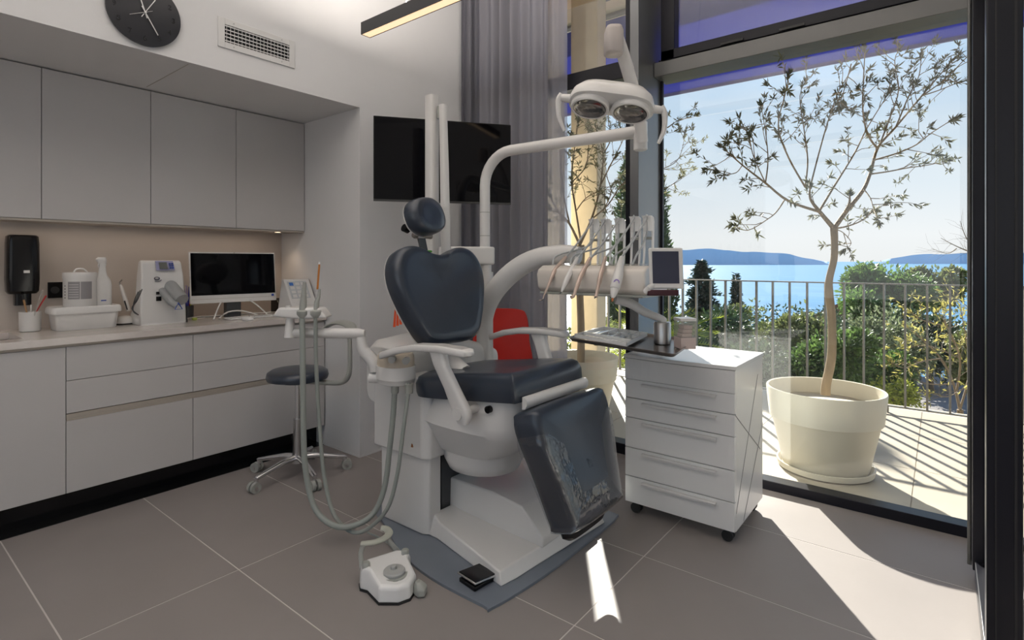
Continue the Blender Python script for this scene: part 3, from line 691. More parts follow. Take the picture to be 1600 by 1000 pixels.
# sockets
def socket(px0, px1, py0, py1, Y, label, nm='wall_socket', n=2):
    a, d = atY(px0, Y); b, d2 = atY(px1, Y); z0 = EYE-(py1-408)/847*d; z1 = EYE-(py0-408)/847*d
    t = thing(nm, label, 'socket', ((a.x+b.x)/2, Y-.004, z0))
    B((a.x, Y-.011, z0), (b.x, Y-.0005, z1)).build('cover_plate', blackp, t, bevel=.002)
    for i in range(n):
        cx = a.x+(b.x-a.x)*(i+.5)/n; k = MB(); k.cyl((cx, Y-.0112, (z0+z1)/2), (cx, Y-.0125, (z0+z1)/2), min(.021, (b.x-a.x)/n*.42), n=20); k.build('insert', blackr, t, smooth=True)
    return t
socket(74, 118, 441, 466, YN-.008, 'black double socket plate behind the wipes tub')
socket(213, 236, 436, 460, YN-.008, 'black single socket plate left behind the mixing machine', n=1)
socket(601.5, 605.5, 629, 652, YW, 'small narrow black socket low on the pier', n=1)
# cup with toothbrushes
p, d = onC(47, 4.0); s_ = d/847
t = thing('cup', 'white cup beside the sink, left of the lidded box', 'cup', p)
k = MB(); k.lathe([(11*s_, p.z), (13*s_, p.z+.004), (13.8*s_, p.z+.11), (12.8*s_, p.z+.11), (12*s_, p.z+.008)], (p.x, p.y, 0), 32, cap=False); k.lathe([(11*s_, p.z+.001), (11*s_, p.z+.006)], (p.x, p.y, 0), 32); k.build('body', white, t, smooth=True)
def stick(name, label, cat, px0, py0, px1, py1, r, m, headm=None, D=None, grp=None, D1_=None):
    a = at(px0, py0, D); b = at(px1, py1, D1_ or D)
    t = thing(name, label, cat, (a.x, a.y, min(a.z, b.z)), grp)
    MB().tube([a, a.lerp(b, .5), b], [r, r*.8, r], 8).build('shaft', m, t, smooth=True)
    if headm:
        dr = (b-a).normalized(); MB().tube([b-dr*.002, b+dr*.012, b+dr*.028], [r*1.1, r*1.5, r*1.1], 8).build('head', headm, t, smooth=True)
    return t
stick('toothbrush', 'wooden toothbrush with dark bristles in the white cup', 'toothbrush', 45, 503, 37, 468, .005, woodm, blackr, D=d+.02)
stick('toothbrush', 'red pen-like brush leaning right in the white cup', 'toothbrush', 47, 503, 72, 462, .004, mat('red_plastic', (.5, .03, .03), .4), None, D=d)
stick('glass_straw', 'clear glass rod standing in the white cup', 'rod', 50, 503, 66, 454, .005, clearp, None, D=d-.02)
stick('plastic_stick', 'short pale stick in the middle of the white cup', 'rod', 48, 503, 49, 476, .004, white, None, D=d+.01)
# lidded box
a, d = onC(80, 3.93); b, d2 = onC(181, 3.93)
t = thing('storage_box', 'white plastic storage box with a lid, on the worktop left', 'box', ((a.x+b.x)/2, 3.94, ZT+.0003)); cx = (a.x+b.x)/2; hw = (b.x-a.x)/2
k = MB(); k.rings([[(cx+q[0], 3.94+q[1], z) for q in superell(hw*f, .085*f, 40, 9)] for z, f in ((ZT+.0003, .90), (ZT+.005, .93), (ZT+.10, 1.0))]); k.build('body', white, t, smooth=True)
k = MB(); k.rings([[(cx+q[0], 3.94+q[1], z) for q in superell(hw*f+.004, .089*f, 40, 9)] for z, f in ((ZT+.093, 1.05), (ZT+.10, 1.07), (ZT+.125, 1.05), (ZT+.133, 1.0), (ZT+.134, .9), (ZT+.130, .88))]); k.build('lid', white, t, smooth=True)
LZ = ZT+.1305
# wipes tub
p, d = atY(125, 3.93, LZ); s_ = d/847; R_ = 21*s_
t = thing('wipes_tub', 'round white tub with grey printed label, on the lidded box', 'tub', p)
k = MB(); k.lathe([(R_*.95, LZ), (R_, LZ+.005), (R_, LZ+.175)], (p.x, p.y, 0), 40); k.build('body', white, t, smooth=True)
k = MB(); k.lathe([(R_*1.03, LZ+.165), (R_*1.04, LZ+.192), (R_*1.0, LZ+.197), (R_*.9, LZ+.198)], (p.x, p.y, 0), 40); k.build('lid', white, t, smooth=True)
k = MB(); k.tube([(p.x-R_*.4, p.y-.01, LZ+.197), (p.x-R_*.25, p.y-.01, LZ+.215), (p.x+R_*.15, p.y-.01, LZ+.217), (p.x+R_*.4, p.y-.01, LZ+.197)], .005, 8, smooth=3); k.build('lid_flap', white, t, smooth=True)
def band(c, R, z0, z1, a0, a1, n=14):
    k = MB(); lo, hi = [], []
    for i in range(n+1):
        a = a0+(a1-a0)*i/n; lo.append((c[0]+R*math.cos(a), c[1]+R*math.sin(a), z0)); hi.append((c[0]+R*math.cos(a), c[1]+R*math.sin(a), z1))
    return k.rings([lo, hi], False, False, closed=False)
lbl = mat('grey_label_print', (.27, .26, .27), .5); lbl2 = mat('label_lines', (.55, .54, .54), .5)
va = math.atan2(-p.y, -p.x)
lo_ = band(p, R_+.0006, LZ+.045, LZ+.145, va-.75, va+.0).build('label', lbl, t); band(p, R_+.0006, LZ+.045, LZ+.145, va+.04, va+.75).build('label', lbl, t)
for i in range(6): band(p, R_+.001, LZ+.056+.014*i, LZ+.060+.014*i, va-.68, va-.08).build('print_line', lbl2, lo_)
for i in range(5): 
    a = va-1.0; q = Vector((p.x+(R_+.0008)*math.cos(a), p.y+(R_+.0008)*math.sin(a), LZ+.05+.017*i)); band(p, R_+.001, q.z, q.z+.006, a-.05, a+.05, 3).build('pictogram', blackr, t)
# spray bottle
p, d = atY(160, 3.93, LZ); s_ = d/847
t = thing('spray_bottle', 'white spray bottle standing beside the wipes tub', 'bottle', p)
k = MB(); k.rings([[(p.x+q[0], p.y+q[1], LZ+z) for q in superell(r*s_, r*s_*.6, 28, 2.6)] for z, r in ((0, 11), (.005, 12), (.12, 12), (.15, 10.5), (.175, 6.5), (.20, 5), (.225, 4.5), (.235, 4.3))]); k.build('body', white, t, smooth=True)
k = MB(); k.rings([[(p.x+q[0]-o, p.y+q[1], LZ+z) for q in superell(r*s_, r*s_*.7, 20, 3)] for z, r, o in ((.232, 4.8, 0), (.25, 5, 0), (.262, 6.5, .004), (.275, 7, .006), (.286, 5, .004))]); k.build('spray_head', white, t, smooth=True)
k = MB(); k.tube([(p.x-.015, p.y-.01, LZ+.262), (p.x-.024, p.y-.012, LZ+.24), (p.x-.022, p.y-.012, LZ+.225)], [.004, .003, .002], 8); k.build('trigger', white, t, smooth=True)
B((p.x-.014, p.y-12*s_*.6-.001, LZ+.025), (p.x+.012, p.y-12*s_*.6+.001, LZ+.032)).build('label', bluem, t)
# curing light on its base
p, d = onC(195, 4.0); s_ = d/847
t = thing('curing_light', 'white curing light leaning in its round charging base', 'dental tool', p)
k = MB(); k.lathe([(15*s_, ZT), (15*s_, ZT+.010)], (p.x, p.y, 0), 28); k.build('foot_ring', blackr, t, smooth=True)
k = MB(); k.rings([[(p.x+q[0], p.y+q[1], ZT+z) for q in superell(r*s_, r*s_, 28, 2.2)] for z, r in ((.009, 15.5), (.02, 15), (.04, 11), (.05, 7), (.052, 4))]); k.build('base', white, t, smooth=True)
a = at(201, 486, d); b = at(190, 450, d)
k = MB(); k.tube([a, a.lerp(b, .5), b, at(188, 445, d)], [.012, .013, .010, .006], 12, smooth=2); k.build('handpiece', white, t, smooth=True)
k = MB(); k.tube([at(188, 448, d), at(187, 441, d), at(191, 437, d)], [.005, .0045, .004], 8); k.build('light_guide', steel, t, smooth=True)
k = MB(); k.tube([at(194.5, 470, d-.02), at(199, 484, d-.02)], [.004, .003], 6); k.build('dark_grip', blackr, t)
# mixing machine
a, d = onC(248, 3.88); s_ = d/847
t = thing('mixing_machine', 'white impression mixing machine with grey cartridge drum', 'machine', a)
def MP(px, py, D): return at(px, py, D)
d0 = d; f0 = d-.10
# side profile lofted left to right
def prof_side(px_off, dep):
    return None
fx = a.x+.015; hw = .140
F_ = [(-.02, 0.0), (0, 0.0), (.0, .05), (-.0, .15), (.005, .30), (.03, .385), (.055, .40), (.085, .39), (.10, .30), (.10, .12), (.17, .07), (.175, 0.0)]
k = MB(); yb = 3.82
k.rings([[(fx-hw+.0, yb+p_[0], ZT+p_[1]) for p_ in F_], [(fx+hw*.9, yb+p_[0], ZT+p_[1]) for p_ in F_]])
mm_ = k.build('housing', white, t, bevel=.012, seg=3)
for v in mm_.data.vertices:      # narrower towards the top, as the machine is
    f = max(0, v.co.z)/.4; v.co.x = v.co.x*(1-.16*f)
k = MB(); k.extr([(fx-.048, yb+.002, ZT+.335), (fx+.055, yb+.002, ZT+.335), (fx+.052, yb+.03, ZT+.392), (fx-.045, yb+.03, ZT+.392)], (0, -.006, .002)); dp = k.build('display_panel', mat('lavender_panel', (.30, .30, .48), .4), t)
k = MB(); k.extr([(fx-.032, yb-.005, ZT+.343), (fx+.015, yb-.005, ZT+.343), (fx+.013, yb+.017, ZT+.385), (fx-.030, yb+.017, ZT+.385)], (0, -.003, .001)); k.build('display', mat('lcd', (.06, .07, .06), .2), dp)
for i in range(2):
    for j in range(3):
        k = MB(); z = ZT+.347+.013*j; y0_ = yb-.006+.0052*j*1.4; k.box((fx+.025+.014*i, y0_-.003, z), (fx+.034+.014*i, y0_+.004, z+.008)); k.build('key', bluem, dp)
k = MB()
for i in range(20):
    a0, a1 = PI*2*i/20, PI*2*(i+1)/20
    k.extr([(fx-.045+.016*math.cos(a0), yb+.0012, ZT+.285+.011*math.sin(a0)), (fx-.045+.016*math.cos(a1), yb+.0012, ZT+.285+.011*math.sin(a1)), (fx-.045+.011*math.cos(a1), yb+.0012, ZT+.287+.0065*math.sin(a1)), (fx-.045+.011*math.cos(a0), yb+.0012, ZT+.287+.0065*math.sin(a0))], (0, -.003, 0))
for i in range(8):
    a0, a1 = -2.2+.22*i, -2.2+.22*(i+1)
    k.extr([(fx-.042+.026*math.cos(a0), yb+.0012, ZT+.284+.019*math.sin(a0)), (fx-.042+.026*math.cos(a1), yb+.0012, ZT+.284+.019*math.sin(a1)), (fx-.042+.023*math.cos(a1), yb+.0012, ZT+.284+.016*math.sin(a1)), (fx-.042+.023*math.cos(a0), yb+.0012, ZT+.284+.016*math.sin(a0))], (0, -.003, 0))
k.build('emblem', mat('slate_print', (.06, .06, .09), .4), t)
for z, h_ in ((.185, .018), (.145, .028)):
    B((fx-.050, yb-.006, ZT+z), (fx-.032+(.01 if h_ > .02 else 0), yb+.002, ZT+z+h_)).build('button', blackp, t, bevel=.002)
gd = mat('grey_drum', (.33, .34, .34), .4)
k = MB(); k.tube([(fx+.035, yb+.03, ZT+.235), (fx+.06, yb-.10, ZT+.150)], [.044, .040], 26); dm = k.build('drum', gd, t, smooth=True)
k = MB(); k.tube([(fx-.015, yb+.01, ZT+.21), (fx+.005, yb-.09, ZT+.135), (fx+.03, yb-.10, ZT+.118)], [.022, .021, .019], 14); k.build('side_cartridge', gd, dm, smooth=True)
k = MB(); k.tube([(fx+.035, yb-.11, ZT+.135), (fx+.015, yb-.115, ZT+.095), (fx+.055, yb-.118, ZT+.095), (fx+.035, yb-.11, ZT+.135)], .0035, 6); k.build('blue_clip', bluem, dm, smooth=True)
# pens in a holder behind the monitor's left edge
p, d = onC(293, 4.02); s_ = d/847
t = thing('pen_holder', 'dark mesh holder packed with pens, left of the monitor', 'holder', p)
k = MB(); k.lathe([(.036, ZT), (.038, ZT+.09), (.035, ZT+.09), (.033, ZT+.004)], (p.x, p.y, 0), 24); k.build('cup', dgrey, t, smooth=True)
for i, (c_, px, py, lab) in enumerate((((.03, .05, .5), 287, 452, 'blue pen at the left of the pen holder'), ((.02, .03, .35), 296, 448, 'dark blue pen at the back of the pen holder'), ((.75, .03, .04), 303, 450, 'red marker at the right of the pen holder'), ((.55, .65, .05), 300, 470, 'yellow green marker low in the pen holder'), ((.5, .45, .7), 291, 446, 'lilac topped pen in the middle of the pen holder'))):
    stick('pen', lab, 'pen', 293, 488, px, py, .006, mat('pen_colour_%s' % 'abcde'[i], c_, .4), None, D=d+.01*(i-2))
p, d = onC(304, 3.90)
t = thing('tape_roll', 'small yellow green roll lying left of the monitor stand', 'tape', p)
k = MB(); k.lathe([(.014, ZT), (.016, ZT+.003), (.016, ZT+.014), (.014, ZT+.016)], (p.x, p.y, 0), 20); k.build('roll', mat('lime_plastic', (.42, .5, .1), .4), t, smooth=True)
# all-in-one computer
LT, RTp = at(298.5, 392.5, 3.72), at(422.5, 392.5, 3.98)
a, d = atY(297.5, 3.90); b, d2 = atY(432, 3.84)
ztop = EYE-(393-408)/847*d; 
t = thing('monitor', 'white framed desktop computer with dark screen on the worktop', 'computer', ((a.x+b.x)/2, 3.92, ZT))
X_ = (b-a).normalized(); X_.z = 0; N_ = Vector((X_.y, -X_.x, 0)); 
Wm = (b-a).length; tilt = .10; U_ = Vector((0, 0, 1))*math.cos(tilt)-N_*math.sin(tilt); NN = N_*math.cos(tilt)+Vector((0, 0, 1))*math.sin(tilt)
Hm = .35; org_ = Vector((a.x, a.y, ztop-Hm))
def mp_(u, v, n=0): return org_+X_*u+U_*v+NN*n
def slab(k, u0, u1, v0, v1, n0, n1): k.extr([mp_(u0, v0, n0), mp_(u1, v0, n0), mp_(u1, v1, n0), mp_(u0, v1, n0)], NN*(n1-n0)); return k
slab(MB(), 0, Wm, 0, Hm, -.018, 0).build('casing', white, t, bevel=.003)
slab(MB(), .008, Wm-.008, .055, Hm-.009, .0005, .0025).build('screen', screenm, t)
slab(MB(), .008, Wm-.008, .028, .030, .0, .001).build('speaker_slot', channel, t)
slab(MB(), Wm-.035, Wm-.018, .012+.02, .028+.02, .0005, .0015).build('sticker', bluem, t)
k = MB(); q = mp_(Wm/2, Hm-.0045, .001); k.cyl(q, q+NN*.002, .0025, n=10); k.build('camera_dot', blackp, t)
k = MB(); m0 = mp_(Wm*.25, .02, -.02); 
for s2 in (-1, 1):
    cb = mp_(Wm*.5+s2*Wm*.13, .03, -.02); f1 = Vector((cb.x+s2*.11, cb.y-.11, ZT+.005)); k.tube([cb, cb.lerp(f1, .5)+Vector((0, 0, .01)), f1], .005, 8, smooth=3)
fb = mp_(Wm*.5, 0, -.02); k.tube([Vector((fb.x-.13, fb.y-.06, ZT+.006)), Vector((fb.x-.05, fb.y-.01, ZT+.04)), Vector((fb.x+.05, fb.y-.01, ZT+.04)), Vector((fb.x+.14, fb.y-.05, ZT+.006))], .005, 8, smooth=3)
k.build('stand', white, t, smooth=True)
B((fb.x-.05, fb.y+.01, ZT+.0), (fb.x+.05, fb.y+.06, ZT+.12)).build('stand_post', dgrey, t, bevel=.004)
p, d = onC(362, 3.72)
t = thing('keyboard', 'slim white keyboard lying below the monitor', 'keyboard', p)
KX = Matrix.Translation(p)@Matrix.Rotation(.02, 4, 'Z')
MB(KX).box((-.02, -.03, 0), (.34, .075, .010)).build('base', white, t, bevel=.003)
k0 = None
for r in range(4):
    for c_ in range(13):
        o = MB(KX).box((-.012+.0265*c_, -.022+.0235*r, .0101), (-.012+.0265*c_+.022, -.022+.0235*r+.019, .0135)).build('key', white, t)
p, d = onC(387, 3.60)
t = thing('mouse', 'white computer mouse on the worktop edge in front of the keyboard', 'mouse', p)
k = MB(); k.rings([[(p.x+q[0], p.y+q[1], ZT+.0005+z) for q in superell(.03*f, .05*f, 24, 2.4)] for z, f in ((0, .9), (.008, 1), (.018, .92), (.026, .7), (.030, .4))]); k.build('body', white, t, smooth=True)
k = MB(); k.cyl((p.x-.003, p.y-.02, ZT+.024), (p.x+.003, p.y-.02, ZT+.024), .008, n=12); k.build('wheel', dgrey, t)
t = thing('cable_tangle', 'white and dark cables lying under the monitor', 'cable', (1.75, 3.85, ZT))
rr_ = random.Random(4)
for i, m in enumerate((white, dgrey, white)):
    P = [Vector((1.45+.11*j, 3.98-.03*i+rr_.uniform(-.05, .05), ZT+.006+.004*i)) for j in range(7)]; MB().tube(P, .0028, 6, smooth=4).build('cable', m, t, smooth=True)
t = thing('cable_tangle', 'dark cables running behind the mixing machine', 'cable', (.95, 4.08, ZT))
for i in range(3):
    P = [at(222-i*3, 452+2*i, 3.02), at(214-i*2, 470, 3.05), at(206+i, 482+2*i, 3.06), at(216, 492, 3.04)]; MB().tube(P, .003, 6, smooth=4).build('cable', dgrey, t, smooth=True)
# black terminal beside the monitor
a, d = onC(433, 4.0); b, d2 = onC(452, 4.0)
t = thing('card_terminal', 'small black box with display, right of the monitor', 'device', ((a.x+b.x)/2, 3.98, ZT))
k = MB(); k.extr([(a.x-.02, 3.92, ZT), (a.x-.02, 4.06, ZT), (a.x-.02, 4.06, ZT+.10), (a.x-.02, 3.99, ZT+.11), (a.x-.02, 3.92, ZT+.05)], (b.x-a.x+.03, 0, 0)); k.build('housing', blackp, t, bevel=.006)
k = MB(); k.extr([(a.x, 3.921, ZT+.055), (b.x-.005, 3.921, ZT+.055), (b.x-.005, 3.972, ZT+.095), (a.x, 3.972, ZT+.095)], (0, -.002, .002)); k.build('display', mat('lcd_dark', (.03, .035, .03), .15), t)
B((a.x-.018, 4.03, ZT+.09), (a.x-.010, 4.04, ZT+.19)).build('antenna', blackp, t)
# white device with sloping keypad
a, d = onC(457, 3.62); b = Vector((2.262, 3.66, ZT))
t = thing('apex_locator', 'white bench device with sloping keypad, right end of the worktop', 'device', ((a.x+b.x)/2, 3.70, ZT))
w2_ = (b.x-a.x)
k = MB(); sec = [(3.58, 0), (3.58, .055), (3.63, .07), (3.74, .26), (3.77, .26), (3.82, .05), (3.82, 0)]
k.rings([[(a.x, y_, ZT+z_) for y_, z_ in sec], [(a.x+w2_*.98, y_, ZT+z_) for y_, z_ in sec]]); dv = k.build('housing', white, t, bevel=.006, seg=3)
def kp(u, v, n=0):   # on the sloping face: u across, v along the slope
    q0 = Vector((a.x, 3.63, ZT+.07)); sl_ = Vector((0, .11, .19)).normalized(); nn_ = Vector((0, -.19, .11)).normalized(); return q0+Vector((u, 0, 0))+sl_*v+nn_*n
def pad(name, u0, u1, v0, v1, m, par, h_=.002):
    k = MB(); q = [kp(u0, v0), kp(u1, v0), kp(u1, v1), kp(u0, v1)]; nn_ = Vector((0, -.19, .11)).normalized(); k.extr(q, nn_*h_); return k.build(name, m, par)
kpd = pad('keypad', .02, w2_*.82, .06, .20, mat('pale_keypad', (.52, .54, .56), .4), t)
pad('blue_key', .03, .06, .165, .19, mat('blue_key', (.05, .16, .5), .4), kpd, .004)
for i in range(3):
    for j in range(4):
        if i == 0 and j == 3: continue
        pad('key', .03+.045*i, .062+.045*i, .068+.033*j, .090+.033*j, white, kpd, .004)

# ------------------------------------------------------------------ clock, vent, pendants, television
cc_ = Vector((.983, YW, 2.588))
t = thing('wall_clock', 'round black wall clock with embossed numerals above the cabinets', 'clock', (cc_.x, YW-.01, cc_.z-.165))
k = MB(); k.tube([(cc_.x, YW-.001, cc_.z), (cc_.x, YW-.012, cc_.z), (cc_.x, YW-.020, cc_.z), (cc_.x, YW-.021, cc_.z)], [.15, .163, .163, .160], 72); k.build('dial', mat('clock_face', (.020, .020, .025), .42), t, smooth=True)
numm = mat('clock_numeral', (.007, .007, .009), .25)
for h_ in range(1, 13):
    an = math.radians(90-30*h_); text(str(h_), .036, (cc_.x+.128*math.cos(an), YW-.0215, cc_.z+.128*math.sin(an)), (1, 0, 0), (0, 0, 1), 'numeral', numm, t, extrude=.0012)
def hand(nm, ang, l, w_, back, m, yy): 
    an = math.radians(90-ang); d_ = Vector((math.cos(an), 0, math.sin(an))); q = Vector((-d_.z, 0, d_.x)); c_ = Vector((cc_.x, yy, cc_.z))
    k = MB(); k.extr([c_-d_*back-q*w_*.8, c_+d_*l-q*w_, c_+d_*l+q*w_, c_-d_*back+q*w_*.8], (0, -.0015, 0)); k.build(nm, m, t)
hand('minute_hand', 150, .112, .0028, .03, chrome, YW-.026); hand('hour_hand', 342, .085, .003, .028, chrome, YW-.024); hand('second_hand', 243, .075, .0012, .035, steel, YW-.028); hand('alarm_hand', 30, .09, .002, .03, chrome, YW-.0225)
k = MB(); k.cyl((cc_.x, YW-.02, cc_.z), (cc_.x, YW-.031, cc_.z), .006, n=16); k.build('hub', chrome, t, smooth=True)
# vent
vx0, vx1, vz0, vz1 = 1.338, 1.791, 2.537, 2.703
t = thing('air_vent', 'white rectangular ventilation grille beside the clock', 'vent', ((vx0+vx1)/2, YW-.005, vz0))
b0, b1 = .036, .034
for nm, a, b in (('frame_side', (vx0, YW-.008, vz0), (vx0+b0, YW-.0005, vz1)), ('frame_side', (vx1-b0, YW-.008, vz0), (vx1, YW-.0005, vz1)), ('frame_side', (vx0+b0, YW-.008, vz0), (vx1-b0, YW-.0005, vz0+b1)), ('frame_side', (vx0+b0, YW-.008, vz1-b1), (vx1-b0, YW-.0005, vz1))): B(a, b).build(nm, white, t, bevel=.0015)
B((vx0+b0, YW-.0012, vz0+b1), (vx1-b0, YW-.0004, vz1-b1)).build('duct_opening', blackr, t)
for i in range(5):
    z = vz0+b1+.004+.0205*i; k = MB(); k.extr([(vx0+b0, YW-.0095, z), (vx0+b0, YW-.0035, z+.006), (vx0+b0, YW-.0035, z+.0085), (vx0+b0, YW-.0095, z+.0035)], (vx1-vx0-2*b0, 0, 0)); k.build('louvre', white, t)
for i in range(18):
    x = vx0+b0+.012+(vx1-vx0-2*b0-.02)*i/17; B((x-.0012, YW-.0035, vz0+b1), (x+.0012, YW-.0012, vz1-b1)).build('fin', white, t)
for x in (vx0+.085, vx1-.085):
    for z in (vz0+.017, vz1-.017): MB().cyl((x, YW-.008, z), (x, YW-.0095, z), .004, n=10).build('screw', steel, t)
# pendants
ledm = mat('pendant_diffuser', (1, .85, .65), .5, emit=((1, .70, .42), 1.05))
for i, (x, y, z) in enumerate(PEND):  # first one is in view, the other two are added for fill
    y0_, y1_ = (.3, 2.70) if i == 0 else (0.2, 2.2)
    t = thing('linear_pendant', ['black linear pendant lamp hanging near the clock wall, lit underneath', 'added black linear pendant for fill light, over the viewpoint, out of frame', 'added black linear pendant for fill light, at the rear of the room, out of frame'][i], 'lamp', (x, (y0_+y1_)/2, z), 'linear pendant lamps')
    k = MB(); k.box((x-.033, y0_, z+.008), (x+.033, y1_, z+.072)); k.box((x-.033, y0_, z), (x-.029, y1_, z+.008)); k.box((x+.029, y0_, z), (x+.033, y1_, z+.008)); k.box((x-.033, y1_-.004, z), (x+.033, y1_, z+.008)); k.build('housing', mat('pendant_black', (.022, .022, .026), .4), t)
    B((x-.029, y0_, z+.002), (x+.029, y1_-.004, z+.006)).build('diffuser', ledm, t)
    for yy in (y1_-.35, y0_+.3): MB().tube([(x, yy, z+.072), (x, yy, ZC)], .0012, 6).build('suspension_wire', steel, t)
    if i == 0: MB().tube([(x, y1_-.35, z+.072), (x-.01, y1_-.42, z+.12), (x, y1_-.6, z+.14), (x, y1_-.9, z+.3), (x, y1_-1.0, ZC)], .002, 6, smooth=4).build('power_cord', mat('grey_cord', (.4, .4, .4), .5), t, smooth=True)
# television
A_, B_ = Vector((2.18, 2.86, 0)), Vector((2.92, 2.32, 0)); TX = (B_-A_).normalized(); TN = Vector((TX.y, -TX.x, 0))
if TN.dot(FW) > 0: TN = -TN
zb_, zt_ = 1.35+94.5/847*3.48, 1.35+228/847*3.48
t = thing('television', 'black flat television on an arm in front of the curtain', 'television', ((A_+B_)/2+Vector((0, 0, zb_))))
def tv(u0, u1, v0, v1, n0, n1): k = MB(); k.extr([A_+TX*u0+Vector((0, 0, v0))+TN*n0, A_+TX*u1+Vector((0, 0, v0))+TN*n0, A_+TX*u1+Vector((0, 0, v1))+TN*n0, A_+TX*u0+Vector((0, 0, v1))+TN*n0], TN*(n1-n0)); return k
WT = (B_-A_).length
tv(0, WT, zb_, zt_, -.035, 0).build('casing', blackp, t, bevel=.003)
tv(.008, WT-.008, zb_+.014, zt_-.008, .0005, .0015).build('screen', screenm, t)
tv(0, WT, zb_, zb_+.012, 0, .002).build('bottom_bezel', mat('bezel_trim', (.05, .05, .05), .3), t)
k = MB(); c_ = A_+TX*WT*.42+Vector((0, 0, (zb_+zt_)/2)); k.tube([c_-TN*.035, c_-TN*.1, Vector((2.62, YW-.01, c_.z))], .022, 8); k.box((2.55, YW-.012, c_.z-.12), (2.69, YW-.001, c_.z+.12)); k.build('wall_bracket', dgrey, t)

# ------------------------------------------------------------------ curtain
def curtain(name, label, pts, z0, z1, m, amp, waves, thick=.002, cat='curtain'):
    k = MB(); L_ = sum((Vector(b)-Vector(a)).length for a, b in zip(pts, pts[1:])); n = int(waves*12); lo, mi, hi = [], [], []
    rr = random.Random(3); ph = 0
    for i in range(n+1):
        f = i/n*L_; a = 0
        for p_, q_ in zip(pts, pts[1:]):
            p_, q_ = Vector(p_), Vector(q_); l = (q_-p_).length
            if f <= l+1e-6: break
            f -= l
        d_ = (q_-p_).normalized(); nn_ = Vector((-d_.y, d_.x)); b_ = p_+d_*f
        ph = i/12*2*PI; am = amp*(.65+.35*math.sin(i*.13+1))*(1+.3*math.sin(ph*.37))
        off = nn_*am*math.sin(ph+.5*math.sin(ph*.21)); c_ = b_+off
        lo.append((b_.x+off.x*1.15, b_.y+off.y*1.15, z0)); mi.append((c_.x, c_.y, (z0+z1)/2)); hi.append((b_.x+off.x*.9, b_.y+off.y*.9, z1))
    k.rings([lo, mi, hi], False, False, closed=False); o = k.build(name, m, smooth=True, angle=80); return tag(o, label, cat)
curtain('curtain', 'grey lilac floor length curtain gathered behind the television', [(3.235, 3.09), (3.33, 3.0), (3.355, 2.30)], .015, ZC-.03, curtm, .05, 8)
curtain('sheer_curtain', 'flat sheer hem edge of the grey curtain beside the narrow window', [(3.37, 2.335), (3.38, 2.155)], .015, ZC-.03, sheer, .006, 2)
# red chair
rc = Vector((2.93, 2.42, 0))
t = thing('red_chair', 'red shell chair with wooden legs, half hidden behind the delivery arm', 'chair', rc)
M_ = Matrix.Translation(rc)@Matrix.Rotation(AZ+PI/2, 4, 'Z')
k = MB(M_); out = spline_closed([(-.20, .0), (-.21, .2), (-.19, .38), (-.12, .43), (.12, .43), (.19, .38), (.21, .2), (.20, 0)], 5)
k.cushion(out, (0, -.20, .56), (1, 0, 0), (0, -.15, 1), (0, 1, .15), [(.97, 0), (1, .008), (1, .018), (.97, .026)]); k.build('backrest', redp, t, smooth=True)
k = MB(M_); out = superell(.22, .21, 36, 4); k.cushion(out, (0, 0, .44), (1, 0, 0), (0, 1, 0), (0, 0, 1), [(.93, 0), (1, .012), (1, .03), (.95, .04)]); k.build('seat', redp, t, smooth=True)
k = MB(M_); k.box((-.03, -.20, .42), (.03, -.16, .62)); k.build('back_support', redp, t, bevel=.01)
for sx_ in (-1, 1):
    for sy_ in (-1, 1): MB(M_).tube([(sx_*.15, sy_*.14, .445), (sx_*.21, sy_*.20, .0)], [.016, .011], 10).build('leg', woodm, t, smooth=True)
MB(M_).tube([(-.2, -.215, .545), (0, -.235, .54), (.2, -.215, .545)], .012, 8, smooth=3).build('wood_trim', woodm, t, smooth=True)

# ------------------------------------------------------------------ drawer cart by the window
CX0, CX1, CY0, CY1, CZ0, CZ1 = 2.66, 3.165, .762, 1.33, .062, .852
t = thing('drawer_cart', 'white mobile cabinet with six drawers beside the chair, by the window', 'cabinet', (2.91, 1.045, 0)); cart = t
B((CX0+.018, CY0, CZ0), (CX1, CY1, CZ1-.018)).build('carcass', whiteb, t, bevel=.002)
k = MB(); n = 16; top = [(CX0-.004-.02*math.sin(PI*i/n), CY0-.006+(CY1-CY0+.012)*i/n) for i in range(n+1)]+[(CX1+.004, CY1+.006), (CX1+.004, CY0-.006)]
k.prism(top[::-1], CZ1-.018, CZ1); k.build('top', whiteb, t, bevel=.002)
zs = [CZ1-.021, .722, .622, .517, .357, .205, CZ0+.002]
k = MB(); n = 12; z0, z1 = zs[1], zs[0]; fr_in, fr_top = [], []
lo_ = [(CX0, CY0+(CY1-CY0)*i/n, z0) for i in range(n+1)]; hi_ = [(CX0-.018*math.sin(PI*i/n), CY0+(CY1-CY0)*i/n, z1) for i in range(n+1)]
bk_ = [(CX0+.018, CY0+(CY1-CY0)*i/n, z0) for i in range(n+1)]; bh_ = [(CX0+.018, CY0+(CY1-CY0)*i/n, z1) for i in range(n+1)]
k.rings([lo_+bk_[::-1], hi_+bh_[::-1]]); k.build('drawer', whiteb, t)
for i in range(1, 6):
    dr = B((CX0, CY0+.001, zs[i+1]+.002), (CX0+.017, CY1-.001, zs[i]-.002)).build('drawer', whiteb, t, bevel=.0015)
    zh = zs[i]-.022
    k = MB(); k.rings([[(CX0-x_, y_, zh+z_) for x_, z_ in ((0, .006), (.016, .005), (.020, .001), (.019, -.008), (.016, -.008), (.015, -.001), (0, .0))] for y_ in (CY0+.085, CY1-.10)]); k.build('handle', white, dr)
dr = None
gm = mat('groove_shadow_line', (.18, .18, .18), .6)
def groove(y_, z_, y2, z2): pass
